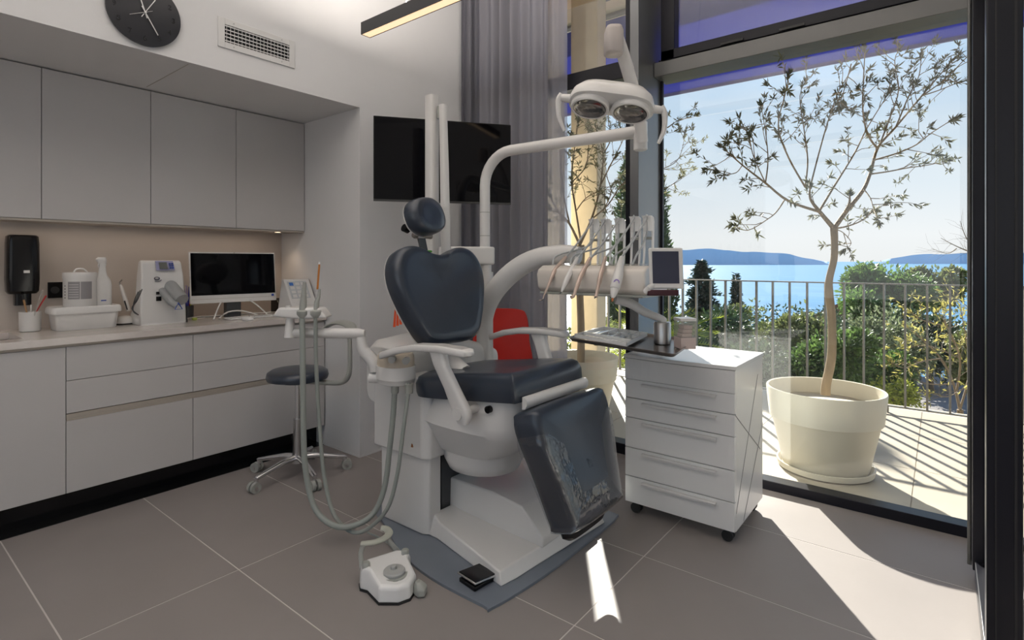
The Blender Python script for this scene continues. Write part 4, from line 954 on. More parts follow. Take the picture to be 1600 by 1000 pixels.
def gline(xa, za, xb, zb):
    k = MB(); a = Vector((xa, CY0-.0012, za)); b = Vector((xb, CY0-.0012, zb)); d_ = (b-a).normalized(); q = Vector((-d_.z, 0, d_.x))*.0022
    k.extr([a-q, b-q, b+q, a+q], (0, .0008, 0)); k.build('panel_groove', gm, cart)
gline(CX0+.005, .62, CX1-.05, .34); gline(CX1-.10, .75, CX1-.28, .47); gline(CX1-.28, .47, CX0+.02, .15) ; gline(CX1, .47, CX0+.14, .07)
def caster(x, y, par, r=.027, fork=chrome, wheel=blackr, z=0, nm='caster'):
    c = MB().cyl((x, y, r*2+.004), (x, y, r*2+.022), .007, n=10).build(nm, fork, par, smooth=True)
    k = MB(); k.box((x-.011, y-.006, r+.002), (x+.011, y+.012, r*2+.006)); k.build('fork', fork, c, bevel=.002)
    k = MB(); k.cyl((x-.020, y, r), (x-.008, y, r), r, n=18); k.cyl((x+.008, y, r), (x+.020, y, r), r, n=18); k.build('wheel', wheel, c, smooth=True)
for x, y in ((CX0+.05, CY0+.045), (CX0+.05, CY1-.045), (CX1-.05, CY0+.045), (CX1-.05, CY1-.045)): caster(x, y, cart)

# ------------------------------------------------------------------ dental chair and unit
X0 = 2.03
dc = thing('dental_chair', 'dark navy dental treatment chair with white shell on its floor plate', 'dental chair', (2.05, 1.75, 0))
# floor plate
pl_ = spline_closed([(1.585, 1.40), (1.60, 1.36), (1.9, 1.325), (2.3, 1.32), (2.56, 1.33), (2.60, 1.40), (2.60, 1.9), (2.50, 2.38), (2.1, 2.5), (1.86, 2.42), (1.76, 2.22), (1.64, 1.95), (1.588, 1.7)], 5)
k = MB(); k.prism(pl_, 0, .012); k.build('floor_plate', plate_m, dc, bevel=.002)
k = MB(); k.prism([(p[0]*.0+p[0]+(2.1-p[0])*.008, p[1]+(1.9-p[1])*.008) for p in pl_], .0005, .006); k.build('plate_rim', blackr, dc)
# base cover, low part and raised part
k = MB()
def V3(*p): return p
bot = [(1.715, 1.415), (1.80, 1.40), (2.47, 1.345), (2.47, 1.98), (1.825, 1.98), (1.822, 1.90)]
z_b = .0125
top = [(1.730, 1.43, .062), (1.80, 1.43, .065), (2.45, 1.37, .07), (2.45, 1.96, .10), (1.86, 1.97, .105), (1.835, 1.90, .085)]
k.rings([[(x, y, z_b) for x, y in bot], [(x, y, z) for x, y, z in top]]); k.build('base_cover', white, dc, bevel=.006, seg=3)
k = MB(); sect = [(1.99, .06), (1.995, .235), (2.46, .235), (2.46, .06)]
k.rings([[(x, 2.02, z) for x, z in sect], [(x, 1.70, z) for x, z in sect], [(x, 1.52, .06+(z-.06)*.88) for x, z in sect], [(x, 1.40, .06+(z-.06)*.25) for x, z in sect]]); k.build('base_hood', white, dc, bevel=.008, seg=3)
# lifting column (dark), recess
B((1.93, 1.98, .012), (2.12, 2.2, .62)).build('lift_column', dgrey, dc, bevel=.004)
B((1.90, 2.02, .012), (1.94, 2.06, .60)).build('guide_rail', dgrey, dc)
# white pillar of the unit, left of the chair
k = MB(); k.prism([(1.805, 1.985), (1.825, 1.955), (1.90, 1.955), (1.90, 2.30), (1.86, 2.34), (1.805, 2.30)], .013, .42); k.build('unit_pillar', white, dc, bevel=.006)
k = MB(); k.rings([[(x, y, z) for x, y in ((1.785, 1.97), (1.81, 1.935), (1.93, 1.935), (1.96, 2.36), (1.785, 2.34))] for z in (.385, .40, .78)]); k.build('upper_pillar', white, dc, bevel=.010, seg=3)
# seat shell
def sel(rx, ry, cx, cy, z, e=3.0, n=44, tilt=0): return [(p[0], p[1], z+tilt*(p[1]-cy)) for p in superell(rx, ry, n, e, (cx, cy))]
k = MB(); k.rings([sel(.235, .26, X0, 1.66, .765, 4), sel(.245, .27, X0, 1.67, .72, 4), sel(.262, .31, X0, 1.71, .62, 3.4), sel(.268, .325, X0, 1.73, .585, 3.2), sel(.255, .31, X0, 1.73, .565, 3.2), sel(.19, .23, X0, 1.78, .46, 3), sel(.17, .20, X0, 1.80, .43, 3)]); k.build('seat_shell', white, dc, smooth=True, angle=35)
k = MB(); k.rings([sel(.185, .20, X0+.02, 1.80, .46, 2.2), sel(.188, .20, X0+.02, 1.80, .38, 2.2), sel(.17, .18, X0+.02, 1.80, .335, 2.1), sel(.12, .13, X0+.02, 1.80, .315, 2.0), sel(.04, .04, X0+.02, 1.80, .31, 2)]); k.build('shell_bowl', white, dc, smooth=True, angle=50)
k = MB(); k.tube([(X0-.243, 1.535, .708), (X0-.262, 1.535, .708)], .016, 16); k.build('pivot_hole', blackp, dc, smooth=True)
k = MB(); k.extr([(X0-.2475, 2.035, .455), (X0-.240, 2.028, .435), (X0-.243, 2.045, .435)], (-.004, 0, 0)); k.build('chipped_mark', mat('rust_mark', (.35, .12, .03), .6), dc)
# seat cushion
seat_o = spline_closed([(-.262, .02), (-.25, -.01), (-.10, -.02), (.10, -.02), (.26, -.01), (.285, .03), (.29, .16), (.275, .34), (.26, .56), (.18, .65), (0, .67), (-.20, .65), (-.275, .56), (-.275, .34), (-.27, .16)], 5)
TV_ = Vector((0, .992, -.10)).normalized(); TNn = Vector((0, .10, .992)).normalized()
k = MB(); k.cushion(seat_o, (X0, 1.385, .752), (1, 0, 0), TV_, TNn, [(.92, 0), (.985, .006), (1.0, .03), (1.0, .075), (.96, .108), (.88, .124), (.70, .122), (.40, .112), (.12, .108)])
for v_ in k.bm.verts:
    b_z = .752-.1*(v_.co.y-1.385); v_.co.z = b_z+(v_.co.z-b_z)*(1-.12*min(1, max(0, (v_.co.y-1.42)/.6)))
k.build('seat_cushion', navy, dc, smooth=True, angle=60)
k = MB(); k.rings([[(x_, 1.366-a_, .760+b_) for a_, b_ in ((0, -.028), (.016, -.024), (.024, -.008), (.022, .010), (.012, .022), (0, .024))] for x_ in (X0-.235, X0-.225, X0+.255, X0+.265)]); k.build('seat_trim', white, dc, smooth=True)
# leg rest
LV = Vector((0, .289, .957)).normalized(); LN = Vector((0, -.957, .289)).normalized()
LC = Vector((X0+.0, 1.165, .262))          # centre of the lower edge, back side
def lrest(w0, w1, h): return spline_closed([(-w0*.92, .008), (-w0, .03), (-(w0*.6+w1*.4), h*.4), (-w1, h*.80), (-w1*.985, h*.95), (-w1*.85, h), (0, h+.005), (w1*.85, h), (w1*.985, h*.95), (w1, h*.80), (w0*.6+w1*.4, h*.4), (w0, .03), (w0*.92, .008), (0, 0)], 4)
k = MB(); k.cushion(lrest(.205, .285, .50), LC+LN*(-.085), (1, 0, 0), LV, LN, [(.93, 0), (.99, .008), (1, .035), (1, .105), (.965, .128), (.90, .136), (.5, .14), (.1, .14)]); lr = k.build('leg_rest', navy, dc, smooth=True, angle=60)
k = MB(); k.cushion(lrest(.208, .288, .425), LC+LN*(-.088)-LV*.004, (1, 0, 0), LV, LN, [(1.0, .01), (1.008, .035), (1.010, .108), (.985, .130), (.93, .1395), (.6, .1425), (.1, .143)]); k.build('clear_cover', film, lr, smooth=True, angle=60)
k = MB(); k.cushion(superell(.17, .03, 30, 3), LC+LN*(-.05)-LV*.012, (1, 0, 0), LN, -LV, [(1, 0), (.98, .02), (.8, .038), (.4, .04)]); k.build('foot_end_cap', blackp, lr, smooth=True)
k = MB(); k.box((X0-.12, 1.33, .60), (X0+.12, 1.55, .68)); k.build('leg_rest_hinge', dgrey, dc, bevel=.01)
# backrest
BV = Vector((0, .26, .966)).normalized(); BN = Vector((0, -.966, .26)).normalized()
half = [(0, .0), (.10, -.002), (.175, .02), (.225, .09), (.275, .20), (.308, .31), (.305, .40), (.262, .472), (.19, .502), (.12, .494), (.06, .468), (0, .458)]
bo = spline_closed(half+[(-x, y) for x, y in half[-2:0:-1]], 4)
BC = Vector((X0-.062, 1.985, .925))
k = MB(); k.cushion(bo, BC, (1, 0, 0), BV, BN, [(.90, -.02), (.985, -.012), (1.0, .02), (.997, .055), (.97, .076), (.92, .086), (.80, .084), (.55, .076), (.25, .070), (.06, .069)]); k.build('backrest', navy, dc, smooth=True, angle=60)
k = MB(); k.cushion(bo, BC, (1, 0, 0), BV, BN, [(.80, -.05), (.93, -.042), (.975, -.025), (.985, -.014), (.97, -.010)]); k.build('back_shell', white, dc, smooth=True, angle=60)
k = MB(); k.tube([(X0-.02, 1.90, .78), (X0-.02, 2.02, .86), (X0-.02, 2.08, 1.05)], .045, 12, smooth=3); k.build('back_hinge', white, dc, smooth=True)
# headrest on its bracket
k = MB(); k.extr([(X0-.070, 2.15, 1.36), (X0-.022, 2.15, 1.36), (X0-.047, 2.165, 1.50), (X0-.098, 2.165, 1.50)], (0, .012, 0)); k.build('headrest_bar', dgrey, dc, bevel=.002)
k = MB(); k.tube([(X0-.05+.034*math.cos(a), 2.15+.016*math.sin(a), 1.402) for a in [2*PI*i/14 for i in range(15)]], .006, 8); k.build('green_ring', mat('green_ring', (.10, .45, .04), .4), dc, smooth=True)
k = MB(); k.cyl((X0-.125, 2.17, 1.487), (X0-.01, 2.15, 1.482), .014, n=12); k.box((X0-.105, 2.15, 1.47), (X0-.045, 2.19, 1.51)); k.build('headrest_joint', steeld, dc, bevel=.002)
k = MB(); k.tube([(X0-.160, 2.20, 1.525), (X0-.130, 2.20, 1.515)], .021, 14); k.build('lock_knob', blackp, dc, smooth=True)
HV = Vector((-.17, .25, .95)).normalized(); HN = Vector((.18, -.93, .30)); HN = (HN-HV*HN.dot(HV)).normalized(); HU = HV.cross(HN)
if HU.x < 0: HU = -HU
k = MB(); k.cushion(superell(.142, .102, 40, 2.3), (X0-.068, 2.145, 1.583), HU, HV, HN, [(.85, -.03), (.97, -.024), (1.0, 0), (.99, .025), (.93, .045), (.8, .055), (.5, .056), (.15, .052)]); hr = k.build('headrest', navy, dc, smooth=True, angle=60)
k = MB(); k.cushion(superell(.142, .102, 40, 2.3), (X0-.068, 2.145, 1.583), HU, HV, HN, [(.6, -.05), (.86, -.043), (.96, -.03), (.97, -.024)]); k.build('headrest_shell', white, hr, smooth=True)
# armrests
def armrest(sx_, nm):
    xa = X0+sx_*.375
    k = MB(); P = [(xa+sx_*.02, 2.07, .905), (xa+sx_*.01, 1.97, .938), (xa, 1.84, .962), (xa, 1.70, .972), (xa, 1.60, .970), (xa-sx_*.004, 1.545, .966)]
    pr = []; Wd = [.022, .028, .033, .035, .036, .030]
    rs = []
    for (x, y, z), w_ in zip(P, Wd): rs.append([(x+q[0], y, z+q[1]) for q in superell(w_*1.15, .017, 20, 4)])
    e0, e1 = P[0], P[-1]; rs = [[(e0[0]+q[0], e0[1]+.012, e0[2]-.004+q[1]) for q in superell(.012, .007, 20, 3)]]+rs+[[(e1[0]+q[0], e1[1]-.014, e1[2]-.002+q[1]) for q in superell(.022, .009, 20, 3)]]
    k.rings(rs); pd = k.build(nm, white, dc, smooth=True, angle=50)
    rs = []
    for (x, y, z), w_ in zip(P[1:-1]+[(P[-1][0], P[-1][1]+.012, P[-1][2])], Wd[1:]): rs.append([(x+q[0], y, z+.0155+q[1]) for q in superell(w_*.85, .003, 16, 3)])
    MB().rings(rs).build('grip_pad', mat('light_grey_pad', (.42, .41, .40), .5), pd, smooth=True)
    xb = X0+sx_*.345
    Q = [((xa, 1.72, .957), .024, .046), ((xa, 1.70, .90), .023, .040), ((xb+sx_*.012, 1.65, .80), .023, .042), ((xb, 1.612, .72), .025, .050), ((xb-sx_*.002, 1.603, .69), .023, .048), ((xb-sx_*.002, 1.600, .655), .016, .026)]
    rs = [[(c[0]+q[0], c[1]+q[1], c[2]) for q in superell(a_, b_, 22, 3)] for c, a_, b_ in Q]
    MB().rings(rs).build('armrest_post', white, pd, smooth=True, angle=50)
    MB().cyl((xb+sx_*.018, 1.61, .70), (xb+sx_*.029, 1.61, .70), .026, n=24).build('pivot_cap', white, pd, smooth=True)
    MB().cyl((X0+sx_*.22, 1.61, .70), (xb, 1.61, .70), .018, n=14).build('pivot_shaft', white, pd, smooth=True)
armrest(-1, 'armrest'); armrest(1, 'armrest')
# chrome foot switch on the plate
pc = at(742, 914, 2.21)
t = thing('foot_pedal', 'flat black and chrome foot switch on the chair floor plate', 'pedal', (1.685, 1.52, .0125))
M_ = Matrix.Translation((1.685, 1.520, .0125))@Matrix.Rotation(-.12, 4, 'Z')
MB(M_).box((-.055, -.05, 0), (.06, .05, .018)).build('base', blackp, t, bevel=.003)
k = MB(M_@Matrix.Rotation(.10, 4, 'Y')); k.box((-.062, -.058, .026), (.062, .058, .034)); k.build('chrome_edge', chrome, t, bevel=.002)
k = MB(M_@Matrix.Rotation(.10, 4, 'Y')); k.box((-.056, -.052, .034), (.056, .052, .0365)); k.build('tread', blackp, t)
k = MB(M_); k.box((-.03, -.03, .018), (.03, .03, .028)); k.build('spring_box', dgrey, t)

# ---- delivery unit: cuspidor housing, posts, arms (one standing unit bolted beside the chair)
du = thing('dental_unit', 'white dental delivery unit with lamp post, curved arm and instrument head', 'dental unit', (2.4, 2.3, .0125))
k = MB(); n = 10
rs = []
for x, z1, y0_, y1_ in ((1.80, .90, 2.13, 2.42), (1.86, .93, 2.10, 2.45), (2.05, .945, 2.10, 2.45), (2.30, .90, 2.10, 2.43), (2.50, .845, 2.12, 2.40), (2.58, .81, 2.15, 2.36)):
    rs.append([(x, p[0], p[1]) for p in superell((y1_-y0_)/2, (z1-.60)/2, 28, 5, ((y0_+y1_)/2, (z1+.60)/2))])
k.rings(rs); k.build('housing', white, du, bevel=.004, angle=40)
cr_ = Vector((2.50, 2.115, .76))
hs_ = [o for o in du.children][0]
k = MB(); c0 = Vector((2.44, 2.095, .735)); 
for i, (u0, u1, v0, v1) in enumerate([(-.035, -.028, -.006, .004), (-.026, -.019, -.006, .004), (-.017, -.010, -.006, .004), (-.008, -.001, -.006, .004)]): k.box((c0.x+u0, c0.y, c0.z+v0), (c0.x+u1, c0.y+.03, c0.z+v1))
k.box((c0.x+.003, c0.y, c0.z-.008), (c0.x+.033, c0.y+.03, c0.z+.010)); k.build('blue_lettering', bluem, hs_)
# unit foot / connection box standing on the plate behind the chair
B((1.97, 2.22, .012), (2.50, 2.40, .62)).build('unit_body', white, du, bevel=.01)
k = MB(); k.box((2.14, 2.22, .93), (2.36, 2.34, 1.20)); k.build('tray_box', white, du, bevel=.012)
k = MB(); k.lathe([(.06, .94), (.11, .99), (.12, 1.0), (.113, 1.0), (.05, .95)], (2.24, 2.28, 0), 28); k.build('cuspidor_bowl', clearp, du, smooth=True)
# main post and lamp arm
PX, PY = 2.455, 2.15
k = MB(); k.tube([(PX, PY, .72), (PX, PY, 1.285)], .050, 24); k.build('main_post', white, du, smooth=True)
k = MB(); k.tube([(PX, PY, 1.285), (PX, PY, 1.40)], .040, 20); k.build('post_collar', white, du, smooth=True)
k = MB(); E_ = Vector((2.512, 1.172, 2.005)); pe = Vector((PX, PY, 1.985)); dr = (E_-pe).normalized()
arc = [Vector((PX, PY, 1.40)), Vector((PX, PY, 1.78))]
for i in range(9):
    a = PI/2*i/8; arc.append(Vector((PX, PY, 1.80))+dr*.19*(1-math.cos(a))+Vector((0, 0, 1))*.19*math.sin(a))
arc += [Vector((E_.x, E_.y, 1.995))]
k.tube(arc, .031, 20); la = k.build('lamp_arm', white, du, smooth=True)
for z in (1.50, 1.64): MB().cyl((PX, PY, z), (PX, PY, z+.004), .0325, n=24).build('joint_ring', greyp, la, smooth=True)
k = MB(); k.tube([(E_.x, E_.y, 1.90), (E_.x, E_.y, 1.905), (E_.x, E_.y, 2.04), (E_.x, E_.y, 2.045)], [.028, .034, .034, .028], 20); k.build('arm_joint', white, la, smooth=True)
k = MB(); k.tube([at(1003, 222, 2.64), at(1000, 190, 2.62), at(992, 150, 2.60), at(978, 100, 2.56), at(966, 62, 2.52), at(962, 50, 2.50)], [.030, .030, .031, .032, .030, .026], 18, smooth=4, flat=.7); sa = k.build('swing_arm', white, la, smooth=True)
k = MB(); k.rings([[(q_.x, q_.y, q_.z) for q_ in [at(959, 0, 2.44)*1.0+RT*c_[0]+FW*c_[1]-Vector((0, 0, at(959, 0, 2.44).z))+Vector((0, 0, z)) for c_ in superell(.042*f, .05*f, 28, 3)]] for z, f in ((2.278, .85), (2.285, 1), (2.34, 1.0), (2.38, .98), (2.402, .8), (2.408, .5))]); ce = k.build('swing_arm_cap', mat('warm_grey_plastic', (.48, .44, .42), .35), la, smooth=True, angle=60)
# lamp head
HC = at(955, 160, 2.36)
lh = thing('operating_lamp', 'white operating lamp head with two round reflectors and side handles', 'lamp', HC)
LU = (RT*.985-FW*.12+Vector((0, 0, -.16))).normalized(); LNv = (-FW*.33-Vector((0, 0, .95))); LNv = (LNv-LU*LNv.dot(LU)).normalized(); LVv = LNv.cross(LU)
if LVv.z < 0: LVv = -LVv
ho = spline_closed([(-.185, -.02), (-.165, .055), (-.10, .085), (0, .088), (.10, .085), (.165, .055), (.19, -.02), (.17, -.07), (.10, -.10), (.03, -.078), (-.03, -.078), (-.10, -.10), (-.165, -.07)], 4)
k = MB(); k.cushion(ho, HC, LU, LVv, LNv, [(.15, -.085), (.5, -.08), (.8, -.06), (.96, -.028), (1.0, 0), (.985, .016), (.93, .018)]); hb = k.build('lamp_housing', white, lh, smooth=True, angle=60)
refl = mat('reflector_glass', (.28, .27, .26), .12, .75, var=.6, scale=22)
for sgn in (-1, 1):
    c_ = HC+LU*(.088*sgn)+LVv*-.008+LNv*.019
    k = MB(); k.rings([[c_+(LU*math.cos(a)+LVv*math.sin(a)*.92)*r_+LNv*n_ for a in [2*PI*i/32 for i in range(32)]] for r_, n_ in ((.076, 0), (.076, .020), (.070, .021), (.064, .013), (.045, .006), (.01, .002))], cap0=False); k.build('reflector', refl, lh, smooth=True, angle=50)
    k = MB(); k.rings([[c_+(LU*math.cos(a)+LVv*math.sin(a)*.92)*r_+LNv*n_ for a in [2*PI*i/32 for i in range(32)]] for r_, n_ in ((.084, -.004), (.085, .018), (.080, .024), (.072, .0225))], cap0=False, cap1=False); k.build('bezel', white, lh, smooth=True)
    hp = HC+LU*(.185*sgn)+LVv*-.01
    k = MB(); k.tube([hp-LU*.01*sgn, hp+LU*.035*sgn], [.020, .016], 14); hk = k.build('handle_hub', white, lh, smooth=True)
    q = hp+LU*.032*sgn+Vector((0, 0, .015)); k = MB(); k.tube([q, q+LU*.014*sgn+Vector((0, 0, -.03)), q+LU*.012*sgn+Vector((0, 0, -.10)), q-LU*.012*sgn+Vector((0, 0, -.16))], [.013, .013, .011, .007], 12, smooth=4); k.build('handle', white, hk, smooth=True)
# big curved delivery arm
k = MB(); ap = [(757, 560, 3.24), (757, 520, 3.24), (758, 492, 3.23), (768, 463, 3.18), (788, 437, 3.12), (815, 415, 3.05), (845, 402, 2.98), (880, 397, 2.90), (905, 399, 2.84)]
k.tube([at(*p) for p in ap], [.05, .052, .056, .060, .060, .058, .055, .050, .045], 20, smooth=4, flat=.8); k.build('delivery_arm', white, du, smooth=True)
# crossbar and x-ray arm
b0_ = at(690, 399, 3.16); b1_ = at(771, 399, 3.26); d_ = (b1_-b0_); d_.z = 0; d_.normalize(); q_ = Vector((-d_.y, d_.x, 0))
k = MB(); z0_, z1_ = b0_.z-.055, b0_.z+.052; b0_.z = b1_.z = 0
k.extr([b0_-q_*.035-d_*.02+Vector((0, 0, z0_)), b1_-q_*.035+Vector((0, 0, z0_)), b1_-q_*.035+Vector((0, 0, z1_)), b0_-q_*.035-d_*.02+Vector((0, 0, z1_))], q_*.07); k.build('crossbar', white, du, bevel=.012, seg=3)
xa = at(675, 390, 3.17)
k = MB(); zt = EYE+(408-150)/847*3.17; k.rings([[(xa.x+q[0], xa.y+q[1], z) for q in superell(.034, .034, 24, 4)] for z in (1.36, zt-.01, zt)]); k.build('xray_arm_outer', white, du, smooth=True, angle=50)
xb_ = at(692, 390, 3.13); k = MB(); zt2 = EYE+(408-164)/847*3.13
k.rings([[(xb_.x+q[0]+dx, xb_.y+q[1]-dx, z) for q in superell(w_, .022, 20, 3)] for z, w_, dx in ((1.38, .022, .012), (1.42, .028, .012), (1.9, .024, .006), (zt2, .020, 0))]); k.build('xray_arm_inner', white, du, smooth=True, angle=50)
k = MB(); c_ = at(686, 180, 3.14); k.cyl(c_-Vector((0, 0, .02)), c_+Vector((0, 0, .05)), .012, n=12); k.build('arm_pivot', greyp, du, smooth=True)
# instrument head
ih = thing('instrument_head', 'white instrument delivery head, warm bounce light in its tint, holding five handpieces above the cart', 'instrument tray', (2.37, 1.31, 1.19))
k = MB(); sec = [(2.245, 1.31), (2.235, 1.285), (2.245, 1.215), (2.27, 1.195), (2.50, 1.195), (2.53, 1.22), (2.53, 1.315), (2.51, 1.328), (2.28, 1.328)]
k.rings([[(2.38+(x-2.38)*f, y, 1.26+(z-1.26)*f) for x, z in sec] for y, f in ((1.03, .93), (1.045, 1), (1.60, 1), (1.615, .93))]); body = k.build('housing', mat('bounce_tinted_white_plastic', (.72, .67, .61), .25, var=.01, coat=.25), ih, bevel=.006, seg=3)  # warm tint of the housing colour imitates bounced light
B((2.25, 1.04, 1.185), (2.52, 1.60, 1.197)).build('underside_plate', greyp, ih, bevel=.003)
k = MB(); k.rings([[(x, y, 1.3285+z) for x, z in ((2.29, 0), (2.275, .006), (2.50, .010), (2.50, .0))] for y in (1.07, 1.55)]); k.build('silicone_mat', clearp, ih)
gps = [1.545, 1.44, 1.33, 1.21, 1.10]
tipz = [((856,470)),((880,458)),((900,463)),((935,463)),((958,470))]
insL = ['slim air syringe with thin curved tip, leftmost on the instrument head', 'short handpiece with pointed tip, second from left', 'bent handpiece with dark tip, middle of the five', 'straight turbine handpiece, fourth from left', 'thick white scaler handpiece with round emblem, rightmost']
tops = [(884, 346), (905, 345), (929, 343), (953, 341), (975, 341)]
tp_x = [(926, 345), (942, 345), (967, 344), (991, 341), (1011, 340)]
peach = mat('peach_handpiece', (.60, .47, .40), .25, .25)
for i in range(5):
    y = gps[i]; yw = [1.42, 1.35, 1.272, 1.188, 1.12][i]
    ax, ay = tp_x[i]
    # whip arm rising behind the housing
    yb_ = yw; xB = 2.48
    P0 = Vector((xB, yb_, 1.325)); sc_d = P0.dot(FW); 
    wt_z = EYE+(408-ay)/847*sc_d+.0
    wa = thing('whip_arm', 'white whip arm %s on the instrument head' % ['leftmost of five', 'second from left of five', 'in the middle of five', 'fourth from left of five', 'rightmost of five'][i], 'arm', P0, 'whip arms'); wa['_o'] = 1
    wr = []
    k = MB()
    for s2 in (-.022, .022): MB().tube([P0+Vector((0, s2, 0)), P0+Vector((.01, s2, .06)), Vector((xB+.012, yb_+s2, wt_z-.02)), Vector((xB-.0, yb_+s2, wt_z))], [.0055, .006, .008, .005], 8, smooth=3).build('side_rod', whiteb, wa, smooth=True)
    k = MB(); k.rings([[(xB+.006+dx+q[0], yb_+q[1], z) for q in superell(.016, .025, 18, 3)] for z, dx in ((wt_z-.065, .004), (wt_z-.02, .003), (wt_z-.001, -.004), (wt_z+.008, -.012))]); k.build('top_block', whiteb, wa, smooth=True)
    k = MB(); k.cyl((xB+.008, yb_-.02, wt_z-.10), (xB+.008, yb_+.02, wt_z-.10), .007, n=12); k.build('roller', greyp, wa, smooth=True)
    wa.parent = ih; wa.location = Vector(P0)-Vector(ih['_org']); del wa['category']; del wa['group']; del wa['label']; del wa['_o']
    # handpiece lying over the front edge
    tx, ty = tipz[i]
    t = thing('handpiece', insL[i], 'dental tool', (2.22, y, 1.25), 'handpieces')
    dh = Vector((2.205, y, 0)).dot(FW)
    hx = [((884, 402), (866, 424), (848, 468)), ((902, 404), (890, 428), (877, 457)), ((922, 404), (908, 430), (896, 463)), ((946, 403), (939, 428), (931, 464)), ((971, 402), (966, 430), (957, 466))][i]
    top_ = at(*hx[0], dh+.10); mid = at(*hx[1], dh+.0); tip = at(*hx[2], dh-.04)
    if i == 0: seg = [(top_, .008), (top_.lerp(mid, .6), .010), (mid, .009), (mid.lerp(tip, .5), .006), (tip+Vector((.01, 0, .02)), .003), (tip, .002), (tip+Vector((-.015, .012, -.004)), .0015)]
    elif i == 1: seg = [(top_, .008), (mid, .011), (mid.lerp(tip, .5), .011), (mid.lerp(tip, .8), .007), (tip, .002)]
    elif i == 2: seg = [(top_, .008), (mid, .009), (mid.lerp(tip, .45), .009), (mid.lerp(tip, .85), .006), (tip, .006), (tip+Vector((-.012, .008, -.004)), .007)]
    elif i == 3: seg = [(top_, .008), (mid, .009), (mid.lerp(tip, .3), .010), (mid.lerp(tip, .5), .007), (mid.lerp(tip, .9), .006), (tip, .007)]
    else: seg = [(top_, .008), (top_.lerp(mid, .5), .014), (mid, .019), (mid.lerp(tip, .55), .019), (mid.lerp(tip, .6), .016), (mid.lerp(tip, .82), .012), (tip, .005)]
    k = MB(); k.tube([p for p, r in seg], [r*1.2 for p, r in seg], 14, smooth=2); hp_ = k.build('body', peach if i in (0, 2, 3) else white, t, smooth=True)
    if i == 4:
        k = MB(); k.tube([mid.lerp(tip, .82), tip+Vector((-.004, 0, -.015))], [.009, .004], 10); k.build('copper_tip', mat('copper', (.45, .16, .07), .25, .8), t, smooth=True)
        fc = mid.lerp(tip, .3); nn_ = (Vector((0, 0, EYE))-fc).normalized(); uu = nn_.cross(Vector((0, 0, 1))).normalized(); vv = uu.cross(nn_)
        k = MB(); ctr = fc+nn_*.0232
        k.rings([[ctr+(uu*math.cos(a)+vv*math.sin(a))*r_+nn_*h_ for a in [2*PI*j/20 for j in range(20)]] for r_, h_ in ((.013, -.001), (.013, .001))]); em = k.build('emblem', mat('violet_emblem', (.25, .18, .45), .4), t)
        k = MB(); k.tube([ctr+(uu*math.cos(a)+vv*math.sin(a)*.7)*.007+nn_*.0015 for a in [PI*.3+1.5*PI*j/12 for j in range(13)]], .0015, 6); k.build('emblem_swirl', white, em)
    else:
        k = MB(); k.tube([tip+Vector((0, 0, .002)), tip+Vector((-.006, .004, -.006))], [.004, .003], 8); k.build('tip', dgrey, t, smooth=True)
    # hose: from the handpiece up to the whip top and back down into the housing
    k = MB(); pts = [top_, top_.lerp(Vector((xB-.02, yb_, wt_z)), .45)+Vector((-.01, 0, -.02)), Vector((xB-.03, yb_, wt_z-.02)), Vector((xB-.008, yb_, wt_z+.010)), Vector((xB-.004, yb_, wt_z-.06)), Vector((xB-.03, yb_+.01, wt_z-.13)), Vector((2.36, y+.02, 1.38)), Vector((2.32, y+.022, 1.332))]
    k.tube(pts, .0048, 8, smooth=5); k.build('hose', mat('pale_hose', (.42, .44, .45), .35), t, smooth=True)
# tablet display + handle
tc_ = at(1041, 419, 2.40)
tb = thing('control_display', 'small white framed touch display at the right end of the instrument head', 'display', (tc_.x, tc_.y, tc_.z-.09))
TU = (RT-FW*.10).normalized(); TV2 = (Vector((0, 0, 1))+FW*.10).normalized(); TN2 = TU.cross(TV2)
if TN2.dot(FW) > 0: TN2 = -TN2
def tabx(k, u0, u1, v0, v1, n0, n1): k.extr([tc_+TU*u0+TV2*v0+TN2*n0, tc_+TU*u1+TV2*v0+TN2*n0, tc_+TU*u1+TV2*v1+TN2*n0, tc_+TU*u0+TV2*v1+TN2*n0], TN2*(n1-n0)); return k
tabx(MB(), -.074, .074, -.091, .091, -.016, 0).build('frame', white, tb, bevel=.006, seg=3)
tabx(MB(), -.060, .055, -.068, .075, .0005, .0015).build('screen', mat('display_glass', (.035, .04, .07), .06), tb)
hb_ = tabx(MB(), -.085, .05, -.122, -.096, -.02, .01); hb_.build('grip_bar', mat('maroon_grip', (.045, .008, .014), .3), tb, bevel=.004)
k = MB(); k.tube([Vector((2.36, 1.05, 1.22)), tc_+TU*-.09+TV2*-.10, tc_+TU*-.05+TV2*-.07-TN2*.018], .014, 10, smooth=3); k.build('bracket', white, tb, smooth=True)
